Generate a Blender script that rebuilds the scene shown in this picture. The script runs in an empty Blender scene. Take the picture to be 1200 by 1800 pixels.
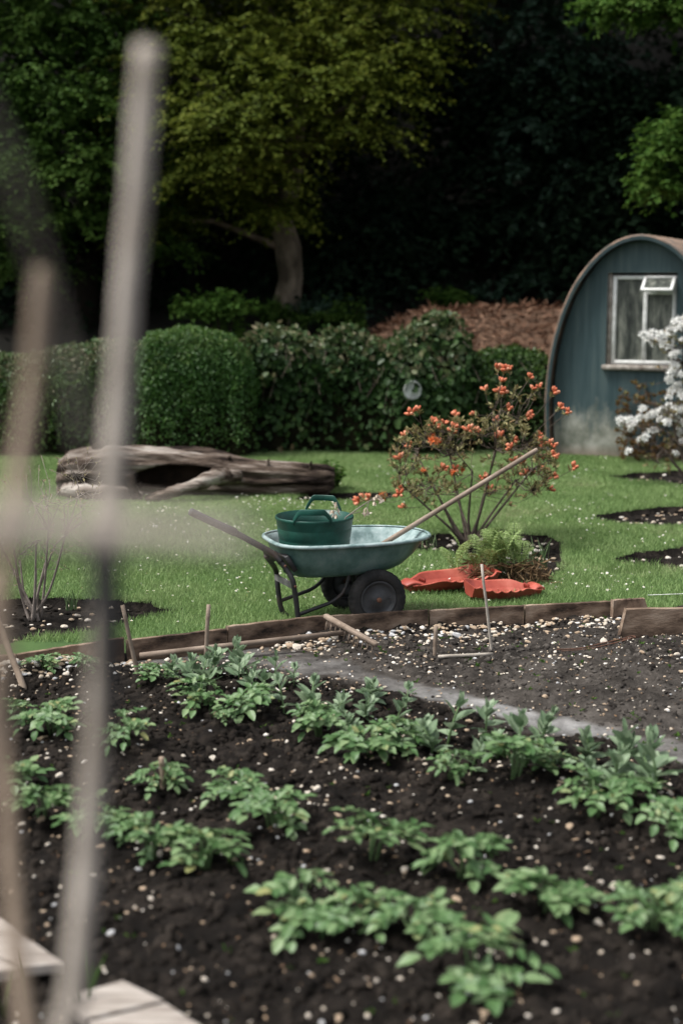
import bpy, math, random
import numpy as np
from mathutils import Vector, Matrix

random.seed(11)
RNG = np.random.default_rng(7)
S = bpy.context.scene
COL = S.collection
R = math.radians

# ------------------------------------------------------------------ camera, light, exposure
F = 2500.0; CAM_H = 2.1; PITCH = math.atan(400.0 / F); FOCUS = 8.75
cam_data = bpy.data.cameras.new('camera'); cam = bpy.data.objects.new('camera', cam_data); COL.objects.link(cam)
cam.location = (0, 0, CAM_H); cam.rotation_euler = (math.pi / 2 - PITCH, 0, 0)
cam_data.sensor_fit = 'VERTICAL'; cam_data.sensor_height = 36.0; cam_data.sensor_width = 24.0; cam_data.lens = 50.0
cam_data.clip_start = 0.05; cam_data.clip_end = 600
cam_data.dof.use_dof = True; cam_data.dof.focus_distance = FOCUS; cam_data.dof.aperture_fstop = 1.3
S.camera = cam
S.render.engine = 'CYCLES'
S.cycles.use_denoising = True
S.cycles.max_bounces = 6; S.cycles.diffuse_bounces = 3; S.cycles.transmission_bounces = 4; S.cycles.transparent_max_bounces = 4
S.view_settings.view_transform = 'Standard'; S.view_settings.look = 'None'
S.view_settings.exposure = 0.95; S.view_settings.gamma = 1.0; S.view_settings.use_curve_mapping = False
S.render.resolution_x = 682; S.render.resolution_y = 1024

SUN_EL, SUN_AZ = R(62), R(258)       # azimuth clockwise from +Y: high veiled sun to the left
W = bpy.data.worlds.new('World'); S.world = W; W.use_nodes = True
nt = W.node_tree; nt.nodes.clear()
sky = nt.nodes.new('ShaderNodeTexSky'); sky.sky_type = 'NISHITA'; sky.sun_disc = False
sky.sun_elevation = SUN_EL; sky.sun_rotation = SUN_AZ; sky.air_density = 1.0; sky.dust_density = 4.0; sky.ozone_density = 1.0
hs = nt.nodes.new('ShaderNodeHueSaturation'); hs.inputs['Saturation'].default_value = 0.34
bg = nt.nodes.new('ShaderNodeBackground'); bg.inputs['Strength'].default_value = 0.12
ow = nt.nodes.new('ShaderNodeOutputWorld')
nt.links.new(sky.outputs[0], hs.inputs['Color']); nt.links.new(hs.outputs[0], bg.inputs[0]); nt.links.new(bg.outputs[0], ow.inputs[0])
sd = bpy.data.lights.new('sun', 'SUN'); sd.energy = 2.3; sd.angle = R(18); sd.color = (1.0, 0.985, 0.94)
sun = bpy.data.objects.new('sun', sd); COL.objects.link(sun)
sun_dir = Vector((math.sin(SUN_AZ) * math.cos(SUN_EL), math.cos(SUN_AZ) * math.cos(SUN_EL), math.sin(SUN_EL)))
sun.rotation_euler = (-sun_dir).to_track_quat('-Z', 'Y').to_euler(); sun.location = (0, -10, 30)

# ------------------------------------------------------------------ measuring tools (photo pixel -> metres on the ground)
CP, SP = math.cos(PITCH), math.sin(PITCH)
def ray(px, py):
    u = (px - 600) / F; v = (900 - py) / F
    return Vector((u, CP + v * SP, -SP + v * CP))
def gp(px, py, z=0.0):
    d = ray(px, py); t = (z - CAM_H) / d.z
    return Vector((0, 0, CAM_H)) + d * t
def at(px, py, Y):
    d = ray(px, py); return Vector((0, 0, CAM_H)) + d * (Y / d.y)

# ------------------------------------------------------------------ noise
def _hash(ix, iy, seed):
    h = (ix.astype(np.int64) * 374761393 + iy.astype(np.int64) * 668265263 + seed * 69069) & 0x7fffffff
    h = ((h ^ (h >> 13)) * 1274126177) & 0x7fffffff
    return ((h ^ (h >> 16)) & 0xffff) / 65535.0
def vnoise(x, y, seed=0):
    x = np.asarray(x, float); y = np.asarray(y, float)
    ix = np.floor(x); iy = np.floor(y); fx = x - ix; fy = y - iy
    fx = fx * fx * (3 - 2 * fx); fy = fy * fy * (3 - 2 * fy)
    a = _hash(ix, iy, seed); b = _hash(ix + 1, iy, seed); c = _hash(ix, iy + 1, seed); d = _hash(ix + 1, iy + 1, seed)
    return (a * (1 - fx) + b * fx) * (1 - fy) + (c * (1 - fx) + d * fx) * fy
def fbm(x, y, octv=4, seed=0, gain=0.5):
    t = 0; a = 1; n = 0
    for k in range(octv):
        t = t + a * vnoise(x * 2 ** k + 17.3 * k, y * 2 ** k - 9.1 * k, seed + k); n += a; a *= gain
    return t / n - 0.5
def smooth(a, b, x):
    t = np.clip((np.asarray(x, float) - a) / (b - a), 0, 1); return t * t * (3 - 2 * t)

# ------------------------------------------------------------------ materials
def new_mat(name):
    m = bpy.data.materials.new(name); m.use_nodes = True; n = m.node_tree; n.nodes.clear()
    out = n.nodes.new('ShaderNodeOutputMaterial'); return m, n, out
def ramp(n, stops):
    r = n.nodes.new('ShaderNodeValToRGB'); e = r.color_ramp.elements
    while len(e) < len(stops): e.new(0.5)
    for k, (p, c) in enumerate(stops): e[k].position = p; e[k].color = (*c, 1)
    return r
def tex_coord(n, scale=(1, 1, 1)):
    tc = n.nodes.new('ShaderNodeTexCoord'); mp = n.nodes.new('ShaderNodeMapping'); mp.inputs['Scale'].default_value = scale
    n.links.new(tc.outputs['Object'], mp.inputs[0]); return mp
def noise_node(n, mp, scale, detail=5, rough=0.6):
    t = n.nodes.new('ShaderNodeTexNoise'); t.inputs['Scale'].default_value = scale; t.inputs['Detail'].default_value = detail
    t.inputs['Roughness'].default_value = rough; n.links.new(mp.outputs[0], t.inputs['Vector']); return t
def noise_mat(name, stops, scale=10, rough=0.7, bump=0.2, bump_scale=None, stretch=(1, 1, 1), spec=0.3, metal=0.0, detail=6, bump_dist=0.01):
    m, n, out = new_mat(name)
    b = n.nodes.new('ShaderNodeBsdfPrincipled'); mp = tex_coord(n, stretch)
    t = noise_node(n, mp, scale, detail); r = ramp(n, stops)
    n.links.new(t.outputs[0], r.inputs[0]); n.links.new(r.outputs[0], b.inputs['Base Color'])
    b.inputs['Roughness'].default_value = rough; b.inputs['Specular IOR Level'].default_value = spec; b.inputs['Metallic'].default_value = metal
    if bump:
        t2 = noise_node(n, mp, bump_scale or scale * 3, 6); bp = n.nodes.new('ShaderNodeBump')
        bp.inputs['Strength'].default_value = bump; bp.inputs['Distance'].default_value = bump_dist
        n.links.new(t2.outputs[0], bp.inputs['Height']); n.links.new(bp.outputs[0], b.inputs['Normal'])
    n.links.new(b.outputs[0], out.inputs[0]); return m
def leaf_mat(name, stops, rough=0.5, trans=0.25, spec=0.3, patch=0.0, patch_scale=1.5):
    """a foliage material: every leaf takes its own tint from the ramp; patches of the plant lean one way"""
    m, n, out = new_mat(name)
    g = n.nodes.new('ShaderNodeNewGeometry'); r = ramp(n, stops)
    if patch:
        mp = tex_coord(n); t = noise_node(n, mp, patch_scale, 2); mx = n.nodes.new('ShaderNodeMix'); mx.data_type = 'FLOAT'
        mx.inputs[0].default_value = patch
        st = n.nodes.new('ShaderNodeMapRange'); st.inputs[1].default_value = 0.3; st.inputs[2].default_value = 0.7
        n.links.new(t.outputs[0], st.inputs[0])
        n.links.new(g.outputs['Random Per Island'], mx.inputs[2]); n.links.new(st.outputs[0], mx.inputs[3]); n.links.new(mx.outputs[0], r.inputs[0])
    else: n.links.new(g.outputs['Random Per Island'], r.inputs[0])
    b = n.nodes.new('ShaderNodeBsdfPrincipled'); b.inputs['Roughness'].default_value = rough; b.inputs['Specular IOR Level'].default_value = spec
    n.links.new(r.outputs[0], b.inputs['Base Color'])
    tr = n.nodes.new('ShaderNodeBsdfTranslucent'); n.links.new(r.outputs[0], tr.inputs[0])
    ms = n.nodes.new('ShaderNodeMixShader'); ms.inputs[0].default_value = trans
    n.links.new(b.outputs[0], ms.inputs[1]); n.links.new(tr.outputs[0], ms.inputs[2]); n.links.new(ms.outputs[0], out.inputs[0]); return m

M = {}
M['grass_soil'] = noise_mat('turf', [(0.3, (0.034, 0.070, 0.018)), (0.7, (0.064, 0.112, 0.030))], 2.5, 0.95, 0.3, 60)
M['grass'] = leaf_mat('grass_blade', [(0.0, (0.110, 0.185, 0.058)), (0.40, (0.185, 0.285, 0.098)), (0.80, (0.270, 0.355, 0.150)), (1.0, (0.36, 0.33, 0.21))], 0.55, 0.3, 0.2, 0.55, .9)
def soil_mat():
    """soil whose colour follows how dry and trodden it is (attribute 'dry': 0 moist dug soil, 0.5 dry crust, 1 trodden path)"""
    m, n, out = new_mat('soil'); b = n.nodes.new('ShaderNodeBsdfPrincipled'); b.inputs['Roughness'].default_value = .95; b.inputs['Specular IOR Level'].default_value = .12
    mp = tex_coord(n); t = noise_node(n, mp, 6, 8, .7); at_ = n.nodes.new('ShaderNodeAttribute'); at_.attribute_name = 'dry'
    r0 = ramp(n, [(.36, (.0036, .0028, .0022)), (.52, (.0095, .0075, .0060)), (.66, (.029, .0230, .0185))]); r1 = ramp(n, [(.36, (.024, .0205, .0175)), (.52, (.050, .0435, .038)), (.66, (.095, .084, .074))]); r2 = ramp(n, [(.36, (.105, .100, .096)), (.52, (.195, .190, .184)), (.66, (.285, .278, .270))])
    for r in (r0, r1, r2): n.links.new(t.outputs[0], r.inputs[0])
    def mr(a, b_):
        q = n.nodes.new('ShaderNodeMapRange'); q.inputs[1].default_value = a; q.inputs[2].default_value = b_; n.links.new(at_.outputs['Fac'], q.inputs[0]); return q
    m1 = n.nodes.new('ShaderNodeMix'); m1.data_type = 'RGBA'; n.links.new(mr(0, .5).outputs[0], m1.inputs[0]); n.links.new(r0.outputs[0], m1.inputs[6]); n.links.new(r1.outputs[0], m1.inputs[7])
    m2 = n.nodes.new('ShaderNodeMix'); m2.data_type = 'RGBA'; n.links.new(mr(.5, 1).outputs[0], m2.inputs[0]); n.links.new(m1.outputs[2], m2.inputs[6]); n.links.new(r2.outputs[0], m2.inputs[7]); n.links.new(m2.outputs[2], b.inputs['Base Color'])
    t2 = noise_node(n, mp, 60, 8, .7); bp = n.nodes.new('ShaderNodeBump'); bp.inputs['Strength'].default_value = .9; bp.inputs['Distance'].default_value = .012; n.links.new(t2.outputs[0], bp.inputs['Height']); n.links.new(bp.outputs[0], b.inputs['Normal'])
    n.links.new(b.outputs[0], out.inputs[0]); return m
M['soil'] = soil_mat()
M['clod_dry'] = noise_mat('dry_soil_clod', [(0.38, (0.020, 0.017, 0.015)), (0.62, (0.085, 0.075, 0.066))], 7, 0.95, 0.9, 60, spec=0.1)
M['clod'] = noise_mat('soil_clod', [(0.38, (0.004, 0.0032, 0.0026)), (0.62, (0.026, 0.021, 0.0170))], 7, 0.95, 0.9, 60, spec=0.1)
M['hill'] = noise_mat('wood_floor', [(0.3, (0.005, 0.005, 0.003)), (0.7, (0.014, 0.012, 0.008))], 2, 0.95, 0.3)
M['bank'] = noise_mat('bracken_bank', [(0.3, (0.045, 0.026, 0.016)), (0.7, (0.13, 0.075, 0.047))], 6, 0.95, 0.6, 20)
M['bracken'] = leaf_mat('dead_bracken', [(0, (0.055, 0.028, 0.017)), (0.6, (0.15, 0.078, 0.048)), (1, (0.25, 0.155, 0.105))], 0.8, 0.1, 0.1)
M['stone'] = noise_mat('flint_cream', [(0.36, (0.30, 0.24, 0.17)), (0.5, (0.52, 0.46, 0.385)), (0.65, (0.66, 0.62, 0.56))], 14, 0.75, 0.4, 60)
M['stone2'] = noise_mat('flint_tan', [(0.3, (0.22, 0.15, 0.095)), (0.7, (0.46, 0.36, 0.26))], 14, 0.8, 0.4, 60)
M['stone3'] = noise_mat('flint_grey', [(0.3, (0.26, 0.26, 0.26)), (0.7, (0.55, 0.55, 0.55))], 14, 0.75, 0.4, 60)
M['board'] = noise_mat('stained_edging', [(0.36, (0.016, 0.013, 0.011)), (0.43, (0.085, 0.058, 0.042)), (0.54, (0.19, 0.135, 0.098)), (0.66, (0.30, 0.23, 0.175))], 4.2, 0.9, 0.5, 45, (0.7, 1, 1.6), spec=0.15)
M['board_pale'] = noise_mat('pale_edging', [(0.38, (0.075, 0.050, 0.037)), (0.5, (0.20, 0.138, 0.10)), (0.62, (0.32, 0.245, 0.19))], 5, 0.9, 0.5, 45, spec=0.15)
M['old_wood'] = noise_mat('old_handle_wood', [(0.3, (0.11, 0.080, 0.058)), (0.7, (0.27, 0.21, 0.165))], 5, 0.75, 0.3, 30, (1, 1, 1))
M['stake'] = noise_mat('stake_wood', [(0.3, (0.13, 0.095, 0.068)), (0.7, (0.30, 0.235, 0.185))], 12, 0.85, 0.3, 40)
M['cane'] = noise_mat('weathered_cane', [(0.3, (0.23, 0.20, 0.165)), (0.7, (0.42, 0.375, 0.32))], 14, 0.8, 0.2, 40)
M['grey_cane'] = noise_mat('grey_cane', [(0.36, (0.24, 0.205, 0.17)), (0.64, (0.42, 0.37, 0.32))], 9, 0.85, 0.2, 40)
M['brown_cane'] = noise_mat('brown_cane', [(0.36, (0.19, 0.14, 0.10)), (0.64, (0.34, 0.265, 0.20))], 9, 0.85, 0.2, 40)
M['dark_cane'] = noise_mat('dark_cane', [(0.3, (0.018, 0.017, 0.017)), (0.7, (0.05, 0.047, 0.045))], 9, 0.85, 0.2, 40)
M['plank'] = noise_mat('bleached_plank', [(0.34, (0.15, 0.125, 0.105)), (0.5, (0.285, 0.25, 0.22)), (0.66, (0.38, 0.345, 0.31))], 3, 0.85, 0.4, 30, (1.2, 9, 9), spec=0.15)
M['bark'] = noise_mat('tree_bark', [(0.38, (0.055, 0.045, 0.032)), (0.62, (0.23, 0.19, 0.14))], 3, 0.95, 0.8, 14, (1, 1, 0.35), spec=0.1, bump_dist=0.03)
M['dark_bark'] = noise_mat('dark_bark', [(0.3, (0.012, 0.010, 0.008)), (0.7, (0.038, 0.030, 0.024))], 4, 0.95, 0.6, 14, (1, 1, 0.35), spec=0.1)
M['twig'] = noise_mat('hedge_twigs', [(0.3, (0.005, 0.006, 0.003)), (0.7, (0.017, 0.016, 0.009))], 9, 1.0, 0.5, 20, spec=0.0)
M['stem'] = noise_mat('shrub_stem', [(0.3, (0.045, 0.034, 0.027)), (0.7, (0.15, 0.12, 0.10))], 20, 0.9, 0.3, spec=0.1)
M['pale_stem'] = noise_mat('pale_stem', [(0.3, (0.14, 0.115, 0.10)), (0.7, (0.28, 0.24, 0.21))], 20, 0.9, 0.2, spec=0.1)
M['log'] = noise_mat('bleached_log', [(0.38, (0.016, 0.011, 0.009)), (0.47, (0.075, 0.055, 0.042)), (0.55, (0.19, 0.155, 0.13)), (0.66, (0.38, 0.34, 0.30))], 2.6, 0.9, 1.0, 7, (0.45, 2.8, 2.8), spec=0.1, bump_dist=0.05)
M['log_dark'] = noise_mat('dark_log_wood', [(0.3, (0.010, 0.008, 0.006)), (0.7, (0.040, 0.028, 0.020))], 5, 0.95, 0.8, 12, spec=0.05)

# ------------------------------------------------------------------ mesh helpers
ORIG = {}                                     # world base of every object, so parts can be written in world metres
def tag(o, label=None, cat=None, group=None, kind=None):
    if label: o['label'] = label
    if cat: o['category'] = cat
    if group: o['group'] = group
    if kind: o['kind'] = kind
    return o
def empty(name, loc, label=None, cat=None, group=None, rz=0.0):
    o = bpy.data.objects.new(name, None); COL.objects.link(o); o.location = loc; o.rotation_euler = (0, 0, rz); o.empty_display_size = 0.1
    ORIG[o.name] = Vector(loc) if rz == 0 else Vector((0, 0, 0)); return tag(o, label, cat, group)
def link_mesh(name, verts, faces, mats, parent=None, origin=None, smooth=True, fmat=None):
    """verts in world metres (or in the parent's own frame when the parent is rotated)"""
    v = np.asarray(verts, float).reshape(-1, 3)
    if parent is not None: base = ORIG.get(parent.name, Vector((0, 0, 0)))
    else:
        if origin is None: origin = ((v[:, 0].min() + v[:, 0].max()) / 2, (v[:, 1].min() + v[:, 1].max()) / 2, v[:, 2].min())
        base = Vector(origin)
    v = v - np.array(base)
    me = bpy.data.meshes.new(name)
    if isinstance(faces, np.ndarray):
        nf, k = faces.shape
        me.vertices.add(len(v)); me.vertices.foreach_set('co', v.ravel())
        me.loops.add(nf * k); me.loops.foreach_set('vertex_index', faces.ravel().astype(np.int32))
        me.polygons.add(nf); me.polygons.foreach_set('loop_start', np.arange(0, nf * k, k, dtype=np.int32))
    else: me.from_pydata(v.tolist(), [], faces)
    if not isinstance(mats, (list, tuple)): mats = [mats]
    for m in mats: me.materials.append(m)
    if fmat is not None: me.polygons.foreach_set('material_index', np.asarray(fmat, dtype=np.int32))
    if smooth: me.polygons.foreach_set('use_smooth', np.ones(len(me.polygons), dtype=bool))
    me.update(calc_edges=True); me.validate()
    o = bpy.data.objects.new(name, me); COL.objects.link(o)
    if parent is not None: o.parent = parent; ORIG[o.name] = base
    else: o.location = base; ORIG[o.name] = base
    return o
class MB:
    def __init__(s): s.v = []; s.f = []
    def add(s, v, f):
        b = len(s.v); s.v += [tuple(p) for p in v]; s.f += [tuple(i + b for i in q) for q in f]; return s
    def tube(s, pts, rad, n=8, cap=True, jit=0.0):
        pts = [Vector(p) for p in pts]; k = len(pts)
        if not isinstance(rad, (list, tuple)): rad = [rad] * k
        ref = None; b = len(s.v)
        for i, p in enumerate(pts):
            t = (pts[min(i + 1, k - 1)] - pts[max(i - 1, 0)]).normalized()
            if ref is None:
                ref = t.orthogonal().normalized()
            ref = (ref - t * ref.dot(t)).normalized(); bi = t.cross(ref)
            for j in range(n):
                a = 2 * math.pi * j / n; r = rad[i] * (1 + (random.uniform(-jit, jit) if jit else 0))
                s.v.append(tuple(p + (ref * math.cos(a) + bi * math.sin(a)) * r))
        for i in range(k - 1):
            for j in range(n):
                s.f.append((b + i * n + j, b + i * n + (j + 1) % n, b + (i + 1) * n + (j + 1) % n, b + (i + 1) * n + j))
        if cap:
            s.f.append(tuple(b + j for j in reversed(range(n)))); s.f.append(tuple(b + (k - 1) * n + j for j in range(n)))
        return s
    def box(s, c, sx, sy, sz, rot=None, bev=0.0):
        x, y, z = sx / 2, sy / 2, sz / 2; b = min(bev, x * .9, y * .9, z * .9); c = Vector(c); m = rot or Matrix.Identity(3)
        if b <= 0:
            v = [(-x, -y, -z), (x, -y, -z), (x, y, -z), (-x, y, -z), (-x, -y, z), (x, -y, z), (x, y, z), (-x, y, z)]
            f = [(3, 2, 1, 0), (4, 5, 6, 7), (0, 1, 5, 4), (1, 2, 6, 5), (2, 3, 7, 6), (3, 0, 4, 7)]
        else:
            v = []
            for zz, i in ((-z, b), (-z + b, 0), (z - b, 0), (z, b)):
                for (ax, ay) in ((-1, -1), (1, -1), (1, 1), (-1, 1)):
                    X, Y = x - i, y - i
                    cx, cy = (ax * (X - b), ay * Y), (ax * X, ay * (Y - b))
                    order = (cy, cx) if ax * ay > 0 else (cx, cy)
                    v += [(order[0][0], order[0][1], zz), (order[1][0], order[1][1], zz)]
            f = [tuple(reversed(range(8))), tuple(range(24, 32))]
            for l in range(3):
                for j in range(8): f.append((l * 8 + j, l * 8 + (j + 1) % 8, l * 8 + 8 + (j + 1) % 8, l * 8 + 8 + j))
        return s.add([c + m @ Vector(p) for p in v], f)
    def lathe(s, prof, c=(0, 0, 0), n=24, axis='Z', close=False):
        b = len(s.v); c = Vector(c)
        for (r, h) in prof:
            for j in range(n):
                a = 2 * math.pi * j / n; x, y = r * math.cos(a), r * math.sin(a)
                p = Vector((x, y, h)) if axis == 'Z' else Vector((x, h, y))
                s.v.append(tuple(c + p))
        k = len(prof)
        for i in range(k if close else k - 1):
            i2 = (i + 1) % k
            for j in range(n): s.f.append((b + i * n + j, b + i * n + (j + 1) % n, b + i2 * n + (j + 1) % n, b + i2 * n + j))
        return s
    def build(s, name, mat, parent=None, origin=None, smooth=True):
        return link_mesh(name, s.v, s.f, mat, parent, origin, smooth)
def bevel(o, w, seg=2):
    m = o.modifiers.new('bevel', 'BEVEL'); m.width = w; m.segments = seg; m.limit_method = 'ANGLE'; m.angle_limit = R(40); return o
def dup(root, loc, rz=0.0, sc=1.0, label=None, tilt=(0, 0)):
    r = root.copy(); COL.objects.link(r); r.location = loc; r.rotation_euler = (tilt[0], tilt[1], rz); r.scale = (sc, sc, sc)
    if label: r['label'] = label
    for ch in root.children:
        c = ch.copy(); COL.objects.link(c); c.parent = r
        for g in ch.children:
            d = g.copy(); COL.objects.link(d); d.parent = c
    return r

# ------------------------------------------------------------------ leaves in bulk
def unit(a): return a / np.maximum(np.linalg.norm(a, axis=-1, keepdims=True), 1e-9)
def leaves(p, ax, nr, L, Wd, fold=0.25, curl=0.0):
    """hex leaves, two quads folded along the midrib: p base (N,3), ax direction, nr face normal"""
    N = len(p); ax = unit(ax); sd = unit(np.cross(nr, ax)); nr = np.cross(ax, sd)
    L = np.broadcast_to(np.asarray(L, float), (N,))[:, None]; Wd = np.broadcast_to(np.asarray(Wd, float), (N,))[:, None]
    h = Wd * fold
    v = np.empty((N, 6, 3))
    v[:, 0] = p
    v[:, 1] = p + ax * L * .32 - sd * Wd * .5 + nr * h
    v[:, 2] = p + ax * L * .70 - sd * Wd * .38 + nr * (h * .8 - L * curl * .4)
    v[:, 3] = p + ax * L - nr * L * curl
    v[:, 4] = p + ax * L * .70 + sd * Wd * .38 + nr * (h * .8 - L * curl * .4)
    v[:, 5] = p + ax * L * .32 + sd * Wd * .5 + nr * h
    b = (np.arange(N) * 6)[:, None]
    f = np.concatenate([b + np.array([0, 1, 2, 3]), b + np.array([0, 3, 4, 5])], 0)
    return v.reshape(-1, 3), f
def merge(parts):
    vs, fs, o = [], [], 0
    for v, f in parts: vs.append(v); fs.append(f + o); o += len(v)
    return np.concatenate(vs), np.concatenate(fs)
def rdir(n, rng=RNG):
    return unit(rng.normal(size=(n, 3)))
def spray_clump(c, r, n_tw, n_lf, L, Wd, rng=RNG, droop=0.25, tw_len=0.7, face=None):
    """a clump of leafy twigs that fan outward from c and hang over; r = (rx,ry,rz)"""
    c = np.array(c, float); r = np.array(r, float)
    d = rdir(n_tw, rng); d[:, 2] = np.abs(d[:, 2]) * 0.9 - 0.25; d = unit(d)
    st = c + d * r * rng.uniform(0.15, 0.85, (n_tw, 1))
    out = unit(d * np.array([1, 1, 0.35]) + rng.normal(scale=.25, size=(n_tw, 3)))
    TL = rng.uniform(.5, 1.1, (n_tw, 1)) * tw_len
    t = np.linspace(0.08, 1.0, n_lf)
    pos = st[:, None] + out[:, None] * (TL * t)[..., None]
    pos[:, :, 2] -= droop * (TL * t ** 2)
    side = unit(np.cross(out, np.array([0, 0, 1.0])) + 1e-6)
    sg = np.where(np.arange(n_lf) % 2 == 0, 1.0, -1.0)
    ax = out[:, None] * .7 + side[:, None] * sg[None, :, None] + rng.normal(scale=.35, size=(n_tw, n_lf, 3)); ax[:, :, 2] -= .35
    nr = np.broadcast_to(np.array([0, 0, 1.0]), ax.shape) + rng.normal(scale=.45, size=ax.shape) + out[:, None] * 0.35
    P = pos.reshape(-1, 3) + rng.normal(scale=.02, size=(n_tw * n_lf, 3)); N = len(P)
    return leaves(P, ax.reshape(-1, 3), nr.reshape(-1, 3), L * rng.uniform(.7, 1.25, N), Wd * rng.uniform(.7, 1.2, N), .2, .15)
def tri_tube_cloud(a, b, r):
    """three-sided straight twigs from a to b (N,3)"""
    N = len(a); t = unit(b - a); s1 = unit(np.cross(t, np.array([0.3, 0.2, 1.0]))); s2 = np.cross(t, s1); v = np.empty((N, 6, 3))
    r = np.broadcast_to(np.asarray(r, float), (N,))[:, None]
    for k in range(3):
        q = s1 * math.cos(2.094 * k) + s2 * math.sin(2.094 * k); v[:, k] = a + q * r; v[:, 3 + k] = b + q * r * .6
    bb = (np.arange(N) * 6)[:, None]
    f = np.concatenate([bb + np.array([k, (k + 1) % 3, 3 + (k + 1) % 3, 3 + k]) for k in range(3)], 0)
    return v.reshape(-1, 3), f

# ================================================================== THE SETTING
# front line of the lawn = line of the edging boards (top edge seen in the photo)
EDGE = [gp(px, py, 0.10) for px, py in ((-420, 1196), (30, 1146), (215, 1121), (400, 1104), (572, 1085), (752, 1073), (920, 1064), (1075, 1057), (1150, 1053), (1500, 1036))]
EX = np.array([p.x for p in EDGE]); EY = np.array([p.y for p in EDGE])
def edge_y(x): 
    x = np.asarray(x, float)
    y = np.interp(x, EX, EY)
    y = np.where(x < EX[0], EY[0] + (x - EX[0]) * (EY[1] - EY[0]) / (EX[1] - EX[0]), y)
    return np.where(x > EX[-1], EY[-1] + (x - EX[-1]) * (EY[-1] - EY[-2]) / (EX[-1] - EX[-2]), y)

def poly_px(pts): return np.array([[gp(a, b).x, gp(a, b).y] for a, b in pts])
BEDS = {
    'bare': poly_px([(-160, 1070), (-20, 1056), (60, 1051), (180, 1056), (318, 1069), (250, 1085), (160, 1104), (60, 1126), (-60, 1137), (-200, 1150)]),
    'azalea': poly_px([(720, 952), (770, 938), (880, 934), (965, 943), (985, 958), (985, 1000), (960, 1022), (880, 1028), (850, 1000), (840, 975), (780, 973), (733, 968)]),
    'mid': poly_px([(1032, 911), (1080, 899), (1200, 889), (1400, 878), (1400, 930), (1200, 927), (1100, 922)]),
    'near': poly_px([(1070, 986), (1130, 971), (1200, 963), (1400, 950), (1400, 1010), (1200, 1000), (1110, 992)]),
    'white': poly_px([(1062, 836), (1120, 831), (1200, 826), (1400, 818), (1400, 862), (1200, 855), (1100, 846)]),
    'log': poly_px([(500, 878), (560, 868), (640, 865), (700, 868), (690, 878), (600, 884)]),
}
def in_poly(x, y, P):
    c = np.zeros(np.shape(x), bool); n = len(P); j = n - 1
    for i in range(n):
        xi, yi = P[i]; xj, yj = P[j]
        k = ((yi > y) != (yj > y)) & (x < (xj - xi) * (y - yi) / (yj - yi + 1e-12) + xi); c ^= k; j = i
    return c
def bed_at(x, y):
    wx = x + fbm(x * 6, y * 6, 3, 5) * .12; wy = y + fbm(x * 6, y * 6, 3, 8) * .22
    r = np.zeros(np.shape(x), int)
    for k, P in enumerate(BEDS.values()): r[in_poly(wx, wy, P)] = k + 1
    return r
def land(x, y):
    """terrain height behind the garden: flat lawn, then the wooded slope, with a bracken bank on the right"""
    x = np.asarray(x, float); y = np.asarray(y, float)
    z = 1.15 * smooth(18.8, 24, y) + 3.0 * smooth(23.5, 32, y) + np.maximum(y - 30, 0) * .55
    z = z + 1.10 * np.exp(-((y - 21.4) / 1.4) ** 2) * smooth(-.5, 1.3, x) * (1 - smooth(5.5, 9, x))
    return z + fbm(x * .8, y * .8, 3, 2) * .12 * smooth(18.6, 20, y) + fbm(x * 1.5, y * 1.5, 3, 31) * .025

xs = np.concatenate([np.linspace(-70, -5.2, 50), np.arange(-5.0, 7.0, .045), np.linspace(7.2, 70, 50)])
ts = np.concatenate([np.linspace(0, 10.5, 240), np.linspace(10.6, 28, 60), np.linspace(29, 130, 40)])
GX = np.broadcast_to(xs[None], (len(ts), len(xs))); GY = edge_y(GX) + .02 + ts[:, None] * np.ones_like(GX)
GY = np.where(ts[:, None] > 12, (ts[:, None] + 9.1) * (smooth(12, 16, ts[:, None])) + GY * (1 - smooth(12, 16, ts[:, None])), GY)
BED = bed_at(GX, GY); GZ = land(GX, GY)
GZ = np.where(BED > 0, -0.055 + fbm(GX * 9, GY * 9, 4, 3) * .06, GZ)
nx, ny = len(xs), len(ts)
idx = np.arange(nx * ny).reshape(ny, nx)
quads = np.stack([idx[:-1, :-1], idx[:-1, 1:], idx[1:, 1:], idx[1:, :-1]], -1).reshape(-1, 4)
V = np.stack([GX, GY, GZ], -1).reshape(-1, 3); bf = BED.reshape(-1)[quads].max(1); cy = V[quads][:, :, 1].mean(1); cx = V[quads][:, :, 0].mean(1)
def sub(mask, name, mat, kind='structure'):
    q = quads[mask]; u, inv = np.unique(q, return_inverse=True)
    return tag(link_mesh(name, V[u], inv.reshape(q.shape), mat), kind=kind)
hillf = cy > 19.0
bankf = (cy > 18.6) & (cy < 23.6) & (cx > -0.4) & (cx < 8.5)
sub((bf == 0) & ~hillf & ~bankf, 'lawn', M['grass_soil'])
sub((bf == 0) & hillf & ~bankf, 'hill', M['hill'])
sub((bf == 0) & bankf, 'bank', M['bank'])
for k, nm in enumerate(BEDS): sub(bf == k + 1, 'flower_bed', M['soil'])

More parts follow.
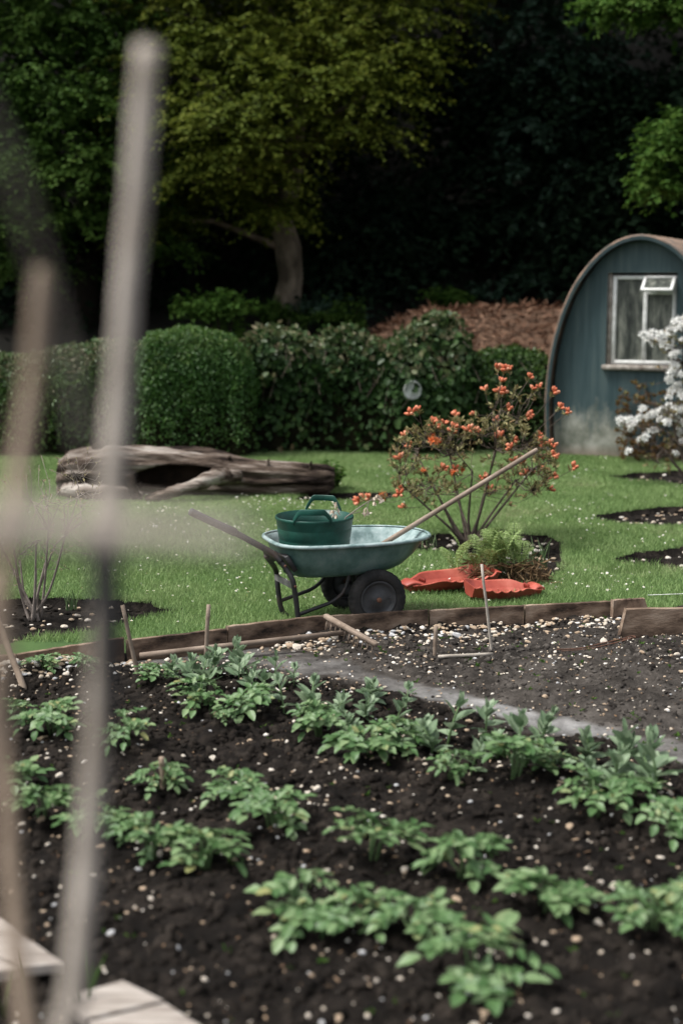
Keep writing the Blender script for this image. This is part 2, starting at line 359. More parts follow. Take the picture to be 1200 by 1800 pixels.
# ---- vegetable bed: plant spots first (they sit on little mounds)
G_POT, G_BEAN = 'potato plants in the vegetable bed', 'broad bean seedlings in the vegetable bed'
POTATO = [ # px, py of the foot, size, label
 (80, 1192, .8, 'small potato plant beside the heap of pale stones at the end of the edging'),
 (150, 1200, .7, 'sprawling potato plant with drooping leaves just behind the blurred post'),
 (95, 1315, 1.15, 'full leafy potato plant left of the thick blurred post, halfway up the bed'),
 (18, 1285, .9, 'potato plant at the far left edge behind the blurred brown post'),
 (268, 1212, .8, 'small potato plant at the foot of the thin leaning stick'),
 (345, 1265, 1.15, 'broad potato plant below the upright dark-topped stick'),
 (447, 1268, 1.2, 'dense potato plant among bean seedlings, right of the one below the upright stick'),
 (395, 1302, .5, 'tiny potato plant alone on bare soil near the far rows'),
 (560, 1303, 1.1, 'potato plant with wide leaves left of the dense clump in the middle of the bed'),
 (225, 1335, 1.0, 'potato plant half hidden behind the dark part of the blurred post'),
 (640, 1345, 1.35, 'large dense potato clump in the middle of the bed below the grey path'),
 (695, 1338, .95, 'potato plant touching the right side of the dense middle clump'),
 (790, 1392, .8, 'low potato plant lying over the soil left of the tall grey-green bean seedlings'),
 (905, 1395, 1.3, 'spreading potato plant with big drooping leaf below the tallest bean seedling'),
 (965, 1385, .9, 'potato plant joined to the right of the one with a big drooping leaf'),
 (1045, 1455, 1.3, 'full potato plant at the right of the bed beneath the paired bean seedlings'),
 (1110, 1440, .8, 'small potato plant directly under the outermost right bean seedlings'),
 (1180, 1485, 1.0, 'potato plant cut by the right frame edge, upper of the two there'),
 (283, 1398, .95, 'potato plant under the short orange-brown peg'),
 (22, 1400, 1.1, 'potato plant left of the blurred post at the left frame edge, above the planks'),
 (75, 1468, 1.0, 'potato plant between the two blurred posts, above the planks'),
 (140, 1478, 1.0, 'potato plant whose leaves show on the left side of the blurred thick post'),
 (195, 1482, .9, 'potato plant whose leaves show on the right side of the blurred thick post'),
 (408, 1428, 1.0, 'potato plant with upright crown left of centre, upper of a touching pair'),
 (478, 1475, 1.1, 'potato plant with one round leaf at its right, lower of a touching pair'),
 (270, 1525, 1.0, 'pale potato plant joined to the left end of the long leafy clump'),
 (360, 1545, 1.3, 'long leafy potato plant clump near the front left, hanging to the right'),
 (655, 1540, 1.25, 'potato plant with large divided leaf hanging down, left of a touching pair'),
 (815, 1570, 1.25, 'potato plant with flat pointed leaves, right of a touching pair near the front'),
 (525, 1640, 1.25, 'front potato plant with arching pale leaves, left of centre'),
 (635, 1655, 1.0, 'low front potato plant between the arching one and the large front clump'),
 (725, 1668, 1.0, 'low front potato plant just above the large front clump'),
 (955, 1632, 1.25, 'potato plant reaching up with one tall leaf in the right front'),
 (835, 1755, 1.45, 'largest potato plant, at the very front of the bed'),
 (1140, 1680, 1.2, 'potato plant in the right front corner with a hanging tip leaf'),
 (1205, 1640, 1.0, 'potato plant cut by the right frame edge, lower of the two there'),
]
BEAN = [
 (335, 1208, 1.15, 'broad bean seedling with big pale leaves just right of the upright stick foot'),
 (378, 1198, 1.1, 'broad bean seedling behind the rake handle, second in the far clump'),
 (402, 1188, .9, 'broad bean seedling rising highest in the clump under the rake handle'),
 (300, 1196, .8, 'small broad bean seedling between the two thin sticks'),
 (437, 1196, 1.0, 'broad bean seedling with two ear-like leaves below the middle of the rake handle'),
 (484, 1210, .95, 'lone broad bean seedling with a leaf lying flat, below the rake head'),
 (517, 1214, .8, 'broad bean seedling nearest to the rake head'),
 (437, 1236, .9, 'broad bean seedling poking out above the dense potato plant on the left'),
 (545, 1256, 1.15, 'broad bean seedling with many upright leaves left of the grey path start'),
 (500, 1266, .9, 'broad bean seedling with narrow leaves left of the many-leaved one'),
 (600, 1240, .7, 'little broad bean seedling at the edge of the grey path start'),
 (650, 1240, 1.0, 'thin broad bean seedling standing next to the grey path'),
 (712, 1256, .95, 'broad bean seedling with a curled top leaf next to the grey path'),
 (640, 1272, .8, 'broad bean seedling behind the dense middle potato clump'),
 (740, 1312, 1.0, 'broad bean seedling right above the low potato plant in the middle'),
 (785, 1312, 1.2, 'bushy broad bean seedling with pale leaves in the middle row'),
 (852, 1305, 1.0, 'broad bean seedling with one broad pale leaf pointing right at the path'),
 (907, 1362, 1.45, 'tallest broad bean seedling, pale grey-green, right of the middle'),
 (950, 1325, .9, 'slim broad bean seedling behind the tallest one'),
 (825, 1372, 1.0, 'broad bean seedling standing left of the tallest one'),
 (1032, 1350, .9, 'broad bean seedling standing alone near the right end of the path'),
 (1095, 1372, 1.2, 'broad bean seedling with stiff upright leaves at the right, left of a pair'),
 (1155, 1370, 1.1, 'broad bean seedling with shiny wide leaf, outermost at the right'),
 (1035, 1412, .9, 'low broad bean seedling with pale leaves above the full right potato plant'),
 (355, 1222, 1.0, 'broad bean seedling between the dense potato plants below the upright stick'),
 (420, 1216, .95, 'broad bean seedling behind the dense potato plant at the left of the bean row'),
 (470, 1246, 1.0, 'broad bean seedling leaning over the dense potato plant, left of the narrow-leaved one'),
 (585, 1278, 1.05, 'broad bean seedling behind the wide-leaved potato plant left of the middle clump'),
 (615, 1300, .9, 'broad bean seedling squeezed between the wide-leaved plant and the dense middle clump'),
 (690, 1292, 1.0, 'broad bean seedling rising out of the dense middle clump'),
 (760, 1340, .95, 'broad bean seedling in front of the bushy pale one in the middle row'),
 (875, 1335, .95, 'broad bean seedling tucked behind the tallest one on its left'),
 (990, 1370, .9, 'broad bean seedling between the slim one and the lone one near the path end'),
 (1075, 1405, 1.0, 'broad bean seedling growing out of the full potato plant at the right'),
 (1150, 1420, 1.35, 'stout pale broad bean seedling in front of the pair at the right'),
]
BZ = -0.03
MOUND = [(gp(p[0], p[1], BZ), .24 * p[2], .055) for p in POTATO] + [(gp(p[0], p[1], BZ), .10, .02) for p in BEAN]
PATH = [gp(px, py, BZ) for px, py in ((330, 1148), (480, 1150), (600, 1172), (700, 1200), (820, 1228), (950, 1262), (1080, 1288), (1220, 1325), (1500, 1400))]
PXs = np.array([p.x for p in PATH]); PYs = np.array([p.y for p in PATH])
PWs = np.array([.26, .30, .28, .23, .21, .21, .23, .25, .27])
def path_d(x, y):
    """signed closeness to the trodden path: 1 on its line, 0 at its edge"""
    c = np.interp(x, PXs, PYs); w = np.interp(x, PXs, PWs)
    return 1 - np.abs(y - c + fbm(x * 3, y * 3, 3, 61) * .22) / w
def soil_z(x, y):
    x = np.asarray(x, float); y = np.asarray(y, float)
    z = BZ + fbm(x * 1.6, y * 1.6, 3, 40) * .09 + fbm(x * 5, y * 5, 4, 12) * .065 + np.maximum(fbm(x * 11, y * 11, 4, 77, .7), -.12) * .075
    m = np.zeros_like(z)
    for p, s, h in MOUND: m = np.maximum(m, h * np.exp(-((x - p.x) ** 2 + (y - p.y) ** 2) / (2 * (s * .75) ** 2)))
    z = z + m
    z = z + .05 * np.exp(-((edge_y(x) - y) / .22) ** 2) * (fbm(x * 2, y * 2, 2, 9) + .45)        # banked up along the boards
    k = smooth(-.45, .35, path_d(x, y))
    return z * (1 - k) + (BZ - .012 + fbm(x * 4, y * 4, 3, 13) * .018) * k
sx = np.arange(-3.3, 3.6, .016); sy = np.concatenate([np.linspace(.4, 3.0, 60), np.arange(3.02, 9.9, .016)])
AX, AY = np.meshgrid(sx, sy); AY2 = np.minimum(AY, edge_y(AX) - .012)
AZ = soil_z(AX, AY2)
over = AY > edge_y(AX) + .05
idx = np.arange(AX.size).reshape(AX.shape)
q = np.stack([idx[:-1, :-1], idx[:-1, 1:], idx[1:, 1:], idx[1:, :-1]], -1).reshape(-1, 4)
q = q[~over.reshape(-1)[q].all(1)]
SV = np.stack([AX, AY2, AZ], -1).reshape(-1, 3)
pf = (path_d(SV[q][:, :, 0].mean(1), SV[q][:, :, 1].mean(1)) > 0.05)
_x, _y = SV[:, 0], SV[:, 1]
def dryness(x, y):
    d = .5 * smooth(-.35, .25, y - np.interp(x, PXs, PYs) + fbm(x * 2.5, y * 2.5, 4, 66) * .9) * (1 - .75 * smooth(.25, .0, edge_y(x) - y + fbm(x * 3, y * 3, 3, 63) * .3)) * np.clip(.8 + fbm(x * 1.5, y * 1.5, 4, 67) * 1.2, .35, 1)
    return np.maximum(d, smooth(-.3, .6, path_d(x, y) + fbm(x * 7, y * 7, 4, 68) * .7) * np.clip(.9 + fbm(x * 2, y * 2, 3, 69) * 1.0, .5, 1))
DRY = dryness(_x, _y)
def sub2(mask, name, mat):
    qq = q[mask]; u, inv = np.unique(qq, return_inverse=True); o = link_mesh(name, SV[u], inv.reshape(qq.shape), mat); at_ = o.data.attributes.new('dry', 'FLOAT', 'POINT'); at_.data.foreach_set('value', DRY[u].astype(np.float32)); return tag(o, kind='structure')
sub2(~pf, 'vegetable_bed', M['soil']); sub2(pf, 'path', M['soil'])
g = MB(); g.add([(-80, -60, -.32), (80, -60, -.32), (80, 14, -.32), (-80, 14, -.32)], [(0, 1, 2, 3)])
tag(g.build('ground', M['soil'], smooth=False), kind='structure')

# ---- grass blades
def scatter(n, y0, y1, margin=.8):
    y = np.sqrt(RNG.uniform(y0 ** 2, y1 ** 2, n)); x = RNG.uniform(-1, 1, n) * (y * .25 + margin); return x, y
gx, gy = scatter(620000, 8.2, 18.3)
keep = (gy > edge_y(gx) + .035) & (bed_at(gx, gy) == 0)
dens = fbm(gx * 1.8, gy * 1.8, 3, 21) + .5
keep &= RNG.uniform(size=len(gx)) < .55 + .6 * dens
gx, gy = gx[keep], gy[keep]; n = len(gx)
tall = np.exp(-((gy - edge_y(gx) - .03) / .05) ** 2) * .6 + np.clip(fbm(gx * 2.2, gy * 2.2, 3, 23), 0, .4) * 1.3
hgt = RNG.uniform(.018, .042, n) * (1 + tall); wid = RNG.uniform(.0022, .004, n) * (gy / 9.0)
az = RNG.uniform(0, 2 * np.pi, n); ln = RNG.uniform(.2, .9, n) * hgt; la = RNG.uniform(0, 2 * np.pi, n)
gz = land(gx, gy)
dx, dy = np.cos(az) * wid, np.sin(az) * wid
gv = np.empty((n, 3, 3)); gv[:, 0] = np.stack([gx - dx, gy - dy, gz - .002], -1); gv[:, 1] = np.stack([gx + dx, gy + dy, gz - .002], -1)
gv[:, 2] = np.stack([gx + np.cos(la) * ln, gy + np.sin(la) * ln, gz + hgt], -1)
gf = np.arange(n * 3).reshape(n, 3)
tag(link_mesh('grass', gv.reshape(-1, 3), gf, M['grass'], smooth=False), kind='stuff')

# ================================================================== THE WOOD BEHIND
def obj_leaves(name, mat, parts, parent=None, smooth=False):
    v, f = merge(parts); return link_mesh(name, v, f, mat, parent, smooth=smooth)
M['lf_yellow'] = leaf_mat('yellow_green_leaf', [(0, (0.036, 0.058, 0.008)), (.5, (0.088, 0.116, 0.014)), (1, (0.175, 0.190, 0.030))], .65, .35, .10, .45, .7)
M['lf_green'] = leaf_mat('green_leaf', [(0, (0.020, 0.048, 0.008)), (.5, (0.045, 0.092, 0.015)), (1, (0.080, 0.130, 0.024))], .65, .35, .10, .45, .7)
M['lf_bright'] = leaf_mat('bright_green_leaf', [(0, (0.024, 0.062, 0.009)), (.5, (0.050, 0.110, 0.017)), (1, (0.095, 0.155, 0.030))], .65, .35, .10, .4, 1.2)
M['lf_dark'] = leaf_mat('dark_evergreen_leaf', [(0, (0.013, 0.032, 0.020)), (.6, (0.030, 0.064, 0.037)), (1, (0.058, 0.100, 0.058))], .55, .12, .3, .5, .5)
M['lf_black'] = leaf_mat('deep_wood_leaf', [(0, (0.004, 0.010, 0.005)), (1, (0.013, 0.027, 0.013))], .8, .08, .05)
M['ivy'] = leaf_mat('ivy_leaf', [(0, (0.008, 0.021, 0.005)), (.55, (0.024, 0.056, 0.014)), (.86, (0.055, 0.100, 0.028)), (.93, (0.08, 0.085, 0.04)), (1, (0.15, 0.095, 0.05))], .6, .15, .18, .35, 1.2)
M['ivy_top'] = leaf_mat('lit_ivy_leaf', [(0, (0.03, 0.060, 0.018)), (.6, (0.085, 0.120, 0.045)), (1, (0.20, 0.17, 0.10))], .45, .25, .35)  # paler ivy: light on the hedge tops put into the leaf colour
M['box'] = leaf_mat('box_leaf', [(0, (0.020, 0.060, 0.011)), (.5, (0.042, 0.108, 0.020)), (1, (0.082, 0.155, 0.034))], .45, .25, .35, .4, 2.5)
M['box_top'] = leaf_mat('lit_box_leaf', [(0, (0.03, 0.08, 0.014)), (.6, (0.065, 0.130, 0.026)), (1, (0.12, 0.175, 0.045))], .45, .3, .3)  # paler box: light falling on the bush top put into the colour
M['beech'] = leaf_mat('hedge_leaf', [(0, (0.018, 0.048, 0.009)), (.55, (0.048, 0.100, 0.018)), (.92, (0.100, 0.150, 0.034)), (1, (0.18, 0.12, 0.05))], .45, .25, .35, .4, 1.2)

def tree(name, label, clumps, trunk, tr_rad, leaf, bark, L=.085, Wd=.052, n_tw=140, n_lf=15, droop=.3, tw=.75, cat='tree', group=None, limbs=True):
    base = trunk[0]; root = empty(name, base, label, cat, group)
    b = MB(); b.tube(trunk, tr_rad, 12, jit=.06); tk = b.build('trunk', bark, root)
    if limbs:
        pts = [Vector(p) for p in trunk]
        for (c, r) in clumps:
            c = Vector(c); cand = min(pts[1:], key=lambda p: (p - c).length + max(0, p.z - c.z) * 2)
            mid = cand.lerp(c, .5) + Vector((random.uniform(-.15, .15), random.uniform(-.15, .15), .25))
            lb = MB(); lb.tube([cand, mid, c], [.07, .045, .02], 6); lb.build('limb', bark, root)
    obj_leaves('crown', leaf, [spray_clump(c, r, int(n_tw * max(.5, r[0] * r[2])), n_lf, L, Wd, droop=droop, tw_len=tw) for c, r in clumps], root)
    return root
def C(px, py, Y, rx, rz=None, ry=None):
    return (at(px, py, Y), (rx, ry or rx * .8, rz or rx * .7))

# the tall yellow-green tree in the middle
tk = [at(500, 600, 24.0), at(502, 545, 24.0), at(512, 490, 24.0), at(506, 440, 24.0), at(494, 385, 24.1), at(515, 300, 24.3), at(525, 150, 24.6), at(540, -60, 24.8), at(545, -300, 25.0)]
tk[0].z = float(land(tk[0].x, 24.0)) - .1
cl = [C(330, 130, 22.8, 1.2, .8), C(420, 95, 22.6, 1.2, .9), C(510, 70, 22.8, 1.2, .8), C(610, 60, 23, 1.2, .8), C(690, 110, 22.9, 1.0, .7), C(640, 170, 22.4, 1.0, .7), C(560, 140, 22.3, 1.0, .8),
      C(450, 185, 22.1, 1.1, .8), C(350, 220, 22.2, 1.1, .8), C(400, 290, 22.2, .9, .7), C(470, 250, 22.2, .8, .6), C(340, 320, 22.5, .8, .6), C(620, 235, 22.4, .6, .45), C(480, 320, 22.6, .5, .55), C(488, 375, 22.8, .22, .3),
      C(310, 20, 23.5, 1.4, .9), C(450, -20, 23, 1.6, 1), C(600, -40, 23.4, 1.6, 1), C(740, -10, 23.6, 1.2, .8), C(400, -160, 24, 2.2, 1.5), C(620, -190, 24, 2.2, 1.5), C(500, -330, 24.5, 2.4, 1.8), C(690, 20, 23.2, .9, .6), C(270, 390, 23.2, .6, .5), C(400, 350, 23.4, .5, .4)]
tree('broadleaf_tree', 'tall yellow-green broadleaf tree with a pale trunk rising behind the round clipped bush', cl, tk, [.30, .24, .20, .23, .19, .17, .14, .10, .05], M['lf_yellow'], M['bark'])
# darker green tree to its left
tk = [at(150, 600, 25), at(155, 450, 25), at(175, 250, 25), at(160, 50, 25.2), at(150, -250, 25.6)]; tk[0].z = float(land(tk[0].x, 25)) - .1
cl = [C(40, 70, 23, 1.3, .9), C(130, 40, 23, 1.2, .8), C(220, 90, 23.4, 1.1, .8), C(90, 160, 22.6, 1.2, .8), C(190, 200, 22.5, 1.0, .8), C(250, 280, 22.8, .8, .7), C(150, 300, 22.4, 1.1, .9), C(60, 290, 22.6, 1.1, .9),
      C(20, 390, 22.8, 1, .8), C(120, 385, 22.6, .8, .6), C(215, 370, 22.9, .8, .6), C(-80, 200, 23, 1.5, 1.2), C(-60, 20, 23, 1.5, 1.2), C(60, -60, 23, 1.7, 1.1), C(220, -60, 23.4, 1.5, 1), C(120, -230, 24, 2.2, 1.6), C(-120, -200, 24, 2.2, 1.6), C(280, 440, 23.4, .45, .35), C(40, 470, 23.4, .7, .5)]
tree('broadleaf_tree', 'shady mid-green broadleaf tree left of the yellow-green one, above the low hedge', cl, tk, [.22, .18, .16, .14, .05], M['lf_green'], M['dark_bark'], n_tw=150)
# ivy-clad dark tree at the right of the black gap
tk = [at(888, 620, 27), at(885, 480, 27), at(884, 250, 27), at(880, 60, 27), at(875, -300, 27.4)]; tk[0].z = float(land(tk[0].x, 27)) - .1
cl = [C(950, 30, 26.4, 1.1, .9), C(930, 130, 26.3, .9, .8), C(960, 220, 26.2, .9, .8), C(930, 300, 26.2, .8, .8), C(980, 330, 26.4, .9, .8), C(940, 400, 26.2, .8, .7), C(1000, 440, 26.5, .9, .7), C(930, 490, 26.2, .8, .6), C(1010, 120, 26.8, 1.0, .9), C(1040, 260, 27, 1.1, 1), C(900, -60, 26.5, 1.5, 1), C(1010, -130, 26.8, 2, 1.4), C(860, 540, 25.8, .6, .4)]
tree('ivy_clad_tree', 'dark ivy-covered tree with a thin reddish trunk between the black gap and the hut', cl, tk, [.2, .17, .15, .12, .05], M['lf_dark'], M['dark_bark'], L=.12, Wd=.085, n_tw=90, droop=.4)
# dark evergreen in the gap
tk = [at(690, 620, 28), at(700, 480, 28), at(710, 330, 28)]; tk[0].z = float(land(tk[0].x, 28)) - .1
cl = [C(660, 380, 27, .9, .6), C(720, 360, 27.2, .8, .5), C(620, 430, 26.8, .9, .6), C(700, 440, 26.8, 1, .6), C(780, 410, 27.2, .8, .5), C(640, 500, 26.6, .9, .5), C(740, 500, 26.6, .9, .5), C(560, 480, 27, .8, .5), C(600, 545, 26.4, .7, .4), C(690, 550, 26.2, .7, .4)]
tree('evergreen_tree', 'low dark blue-green evergreen in the black gap right of the pale trunk', cl, tk, [.1, .08, .03], M['lf_dark'], M['dark_bark'], L=.11, Wd=.06, n_tw=80)
# bright tree that reaches in from beyond the right edge
tk = [at(1560, 640, 21.5), at(1540, 400, 21.5), at(1480, 150, 21.6), at(1440, -100, 21.8), at(1420, -300, 22)]; tk[0].z = float(land(tk[0].x, 21.5)) - .1
cl = [C(1085, 15, 21, .45, .3), C(1140, 5, 21, .55, .35), C(1190, 20, 21.2, .5, .3), C(1190, 230, 20.6, .26, .32), C(1170, 275, 20.6, .16, .2), C(1160, 325, 20.6, .08, .14), C(1245, 225, 20.8, .4, .5), C(1255, 320, 20.8, .35, .35), C(1330, 60, 21.2, .8, .7), C(1280, -80, 21.4, 1.6, 1), C(1380, 200, 21.2, 1.3, 1)]
tree('overhanging_tree', 'bright green tree reaching in from the right above the hut roof', cl, tk, [.2, .17, .13, .1, .05], M['lf_bright'], M['dark_bark'], n_tw=170, tw=.5)

def bush(name, label, c, r, leaf, L=.07, Wd=.045, n=2600, cat='bush', stems=True):
    c = Vector(c); base = Vector((c.x, c.y, float(land(c.x, c.y)))); root = empty(name, base, label, cat)
    if stems:
        b = MB()
        for k in range(6):
            d = Vector((random.uniform(-1, 1) * r[0], random.uniform(-.5, .5) * r[1], random.uniform(.1, .6) * r[2])) + c
            b.tube([base + Vector((random.uniform(-.08, .08), random.uniform(-.08, .08), -.03)), base.lerp(d, .5) + Vector((0, 0, .05)), d], [.022, .016, .008], 5)
        b.build('stems', M['dark_bark'], root)
    k = [(np.array(c) + RNG.normal(scale=.38, size=3) * np.array(r), np.array(r) * RNG.uniform(.4, .6)) for _ in range(9)]
    obj_leaves('foliage', leaf, [spray_clump(a, b, int(n / 9 / 10), 10, L, Wd, tw_len=max(r) * .45, droop=.12) for a, b in k], root)
    return root
bush('woodland_bush', 'bright green bush growing in the dark wood behind the round clipped bush', at(388, 552, 22), (.5, .4, .42), M['lf_bright'], n=2800)
bush('woodland_bush', 'small green bush at the foot of the pale tree trunk', at(500, 565, 23.2), (.4, .3, .25), M['lf_green'], n=1400)
bush('woodland_bush', 'green bush at the top of the bracken bank, left of the dark ivy tree', at(785, 532, 23.6), (.40, .3, .2), M['lf_bright'], n=1300)
bush('woodland_bush', 'dark green bush behind the highest part of the ivy hedge', at(600, 560, 23), (.5, .4, .25), M['lf_green'], n=1600)
bush('woodland_bush', 'dark bush low in the wood beside the pale trunk, right side', at(575, 560, 23.5), (.6, .4, .35), M['lf_dark'], n=1600)
# the deep wood: slope full of dark trees that read as one mass
pts = []
for k in range(420):
    Y = RNG.uniform(27.5, 48); X = RNG.uniform(-1, 1) * (Y * .42 + 6); z0 = float(land(X, Y)); pts.append(((X, Y, z0 + RNG.uniform(.5, 15) ** 1.0), (RNG.uniform(1.4, 2.6),) * 2 + (RNG.uniform(1.1, 2.0),)))
for k in range(150):
    Y = RNG.uniform(24.5, 27); X = RNG.uniform(-1, 1) * (Y * .4 + 6); z0 = float(land(X, Y)); pts.append(((X, Y, z0 + RNG.uniform(7.0, 14)), (RNG.uniform(1.4, 2.4),) * 2 + (RNG.uniform(1.0, 1.8),)))  # unseen canopy clumps above the frame, added to block sky light
for k in range(150):
    Y = RNG.uniform(25.2, 28.5); X = RNG.uniform(-1, 1) * (Y * .4 + 6); z0 = float(land(X, Y)); pts.append(((X, Y, z0 + RNG.uniform(.1, 3.6)), (RNG.uniform(.9, 1.6),) * 2 + (RNG.uniform(.7, 1.2),)))
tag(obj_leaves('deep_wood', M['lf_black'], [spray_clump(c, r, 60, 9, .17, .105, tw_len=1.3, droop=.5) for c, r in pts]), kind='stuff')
tb = []
for k in range(9):
    px = (-120, 60, 255, 330, 600, 800, 1010, 1060, 1230)[k]; Y = RNG.uniform(28, 33); b0 = at(px, 600, Y); b0.z = float(land(b0.x, Y)) - .2
    root = empty('woodland_tree', b0, 'dark bare tree trunk standing deep in the shaded wood', 'tree', 'bare trunks deep in the wood'); b = MB()
    b.tube([b0, b0 + Vector((random.uniform(-.2, .2), 0, 4)), b0 + Vector((random.uniform(-.5, .5), .2, 11))], [.2, .16, .1], 10, jit=.05); b.build('trunk', M['dark_bark'], root)

# dead bracken on the bank
bx = RNG.uniform(-.3, 8.3, 15000); by = RNG.uniform(18.9, 23.4, 15000)
kp = RNG.uniform(size=15000) < smooth(0, .5, land(bx, by)) ; bx, by = bx[kp], by[kp]; n = len(bx)
P = np.stack([bx, by, land(bx, by) + RNG.uniform(0, .05, n)], -1); A = RNG.normal(size=(n, 3)); A[:, 2] = RNG.uniform(-.3, .7, n)
tag(obj_leaves('bracken_litter', M['bracken'], [leaves(P, A, rdir(n) + np.array([0, 0, 1.2]), RNG.uniform(.07, .20, n), RNG.uniform(.015, .04, n), .2)]), kind='stuff')

# ------------------------------------------------------------------ hedges
def hedge(name, label, x0, x1, yf, depth, top, leaf, L, Wd, dens, cat='hedge', crown_leaf=None, bulge=.16, loose=.12, round_ends=True, stray=True):
    """a clipped plant wall: twig core, leaf skin. yf = front line, top(x) height"""
    ym = yf + depth / 2; base = Vector(((x0 + x1) / 2, ym, 0)); root = empty(name, base, label, cat)
    hw = (x1 - x0) / 2; xm = (x0 + x1) / 2
    def surf(s, t):
        """s along 0..1; t round the section 0..1 front foot -> top -> back foot"""
        x = x0 + (x1 - x0) * s; H = top(x)
        e = np.clip(1 - ((np.abs(x - xm) / hw) ** 9), .02, 1) ** .5 if round_ends else np.ones_like(x)
        a = np.pi * t; cz = np.sign(np.sin(a)) * np.abs(np.sin(a)) ** .45; cyy = -np.sign(np.cos(a)) * np.abs(np.cos(a)) ** .5
        wob = fbm(x * 2.2 + 3, t * 5 + x * .4, 3, 50) * bulge * 2
        y = ym + cyy * (depth / 2) * e + cyy * wob * -1.0
        y = y - np.where(cyy < 0, wob, 0) * 0
        z = land(x, y) * 0 + cz * H * (0.55 + .45 * e) + cz * wob * .5
        return np.stack([x, y, z], -1)
    # core
    ns, ntt = 40, 22; ss, tt = np.meshgrid(np.linspace(0, 1, ns), np.linspace(0, 1, ntt)); cv = surf(ss, tt)
    cen = np.stack([cv[..., 0] * .97 + xm * .03, np.full_like(cv[..., 1], ym), cv[..., 2] * 0 + .45], -1); cv = cen + (cv - cen) * .86
    ix = np.arange(ns * ntt).reshape(ntt, ns); qf = np.stack([ix[:-1, :-1], ix[:-1, 1:], ix[1:, 1:], ix[1:, :-1]], -1).reshape(-1, 4)
    link_mesh('twigs', cv.reshape(-1, 3), qf, M['twig'], root)
    # leaves
    area = (x1 - x0) * (2 * float(np.mean(top(np.linspace(x0, x1, 9)))) + depth); n = int(area * dens)
    s = RNG.uniform(0, 1, n); t = RNG.beta(1.0, 1.25, n) * .8; p = surf(s, t); e_ = 1e-3
    n1 = surf(np.clip(s + e_, 0, 1), t) - surf(np.clip(s - e_, 0, 1), t); n2 = surf(s, t + e_) - surf(s, t - e_); nn = unit(np.cross(n1, n2))
    nn = np.where((nn * (p - np.array([xm, ym, .4]))).sum(1, keepdims=True) < 0, -nn, nn)
    p = p + nn * (RNG.uniform(-1.0, .35, (n, 1)) * loose) + rdir(n) * .02
    dn = np.stack([RNG.normal(scale=.6, size=n), RNG.normal(scale=.3, size=n) - .2, RNG.normal(scale=.5, size=n) - .55], -1)
    up = np.stack([RNG.normal(scale=.6, size=n), RNG.normal(scale=.5, size=n) - .2, RNG.uniform(.0, 1.0, n)], -1)
    ax = np.where((nn[:, 2:3] > .55), up, dn) if leaf is M['ivy'] else rdir(n) + nn * .6
    fn = nn + rdir(n) * .65
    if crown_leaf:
        tm = (nn[:, 2] > .35) & (RNG.uniform(size=n) < .75)  # most upward-facing leaves take the paler, painted-lit colour
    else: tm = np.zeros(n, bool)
    for nm, mt, mk in (('foliage', leaf, ~tm), ('lit_top_foliage', crown_leaf, tm)):
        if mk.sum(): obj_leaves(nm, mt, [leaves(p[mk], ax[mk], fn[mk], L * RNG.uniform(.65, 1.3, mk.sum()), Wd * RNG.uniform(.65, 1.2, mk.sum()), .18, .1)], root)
    if stray:
        m = int((x1 - x0) * 26); s = RNG.uniform(.02, .98, m); a = surf(s, RNG.uniform(.06, .5, m)); d = RNG.normal(scale=.25, size=(m, 3)); d[:, 2] -= .35; d[:, 1] -= .12
        obj_leaves('bare_stems', M['stem'], [tri_tube_cloud(a + np.array([0, .03, 0]), a + d * .7 + np.array([0, -.05, 0]), .004)], root)['kind'] = 'stuff'
    return root
X = lambda px, Y: at(px, 700, Y).x
def toph(pxs, Y):
    xa = np.array([at(a, b, Y).x for a, b in pxs]); za = np.array([at(a, b, Y).z for a, b in pxs])
    return lambda x: np.interp(np.asarray(x, float), xa, za)
YH = 17.7
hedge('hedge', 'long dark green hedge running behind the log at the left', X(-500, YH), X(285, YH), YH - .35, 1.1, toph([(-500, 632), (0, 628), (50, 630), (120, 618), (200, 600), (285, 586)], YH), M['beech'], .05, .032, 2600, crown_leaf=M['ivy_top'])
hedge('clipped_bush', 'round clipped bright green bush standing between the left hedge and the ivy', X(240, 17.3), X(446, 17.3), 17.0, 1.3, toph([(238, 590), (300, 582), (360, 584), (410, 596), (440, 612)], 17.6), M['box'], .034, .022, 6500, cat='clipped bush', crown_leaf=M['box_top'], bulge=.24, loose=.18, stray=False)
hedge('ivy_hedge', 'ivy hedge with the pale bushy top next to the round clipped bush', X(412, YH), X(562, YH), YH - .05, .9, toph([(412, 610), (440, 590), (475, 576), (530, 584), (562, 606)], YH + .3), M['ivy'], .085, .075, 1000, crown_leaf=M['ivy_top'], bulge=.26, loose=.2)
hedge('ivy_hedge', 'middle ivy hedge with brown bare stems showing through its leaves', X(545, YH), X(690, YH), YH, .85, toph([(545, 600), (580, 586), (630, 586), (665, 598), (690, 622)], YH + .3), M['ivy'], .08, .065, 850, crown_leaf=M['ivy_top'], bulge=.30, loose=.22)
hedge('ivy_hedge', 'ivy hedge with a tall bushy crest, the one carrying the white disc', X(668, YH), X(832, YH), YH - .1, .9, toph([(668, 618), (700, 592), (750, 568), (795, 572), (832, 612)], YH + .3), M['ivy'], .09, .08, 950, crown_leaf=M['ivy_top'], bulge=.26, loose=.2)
hedge('ivy_hedge', 'low dark shrubby hedge between the tall ivy crest and the hut', X(818, YH), X(985, YH), YH + .15, .9, toph([(818, 640), (850, 618), (900, 616), (950, 628), (985, 640)], YH + .4), M['ivy'], .05, .036, 1900, crown_leaf=M['beech'], bulge=.14)
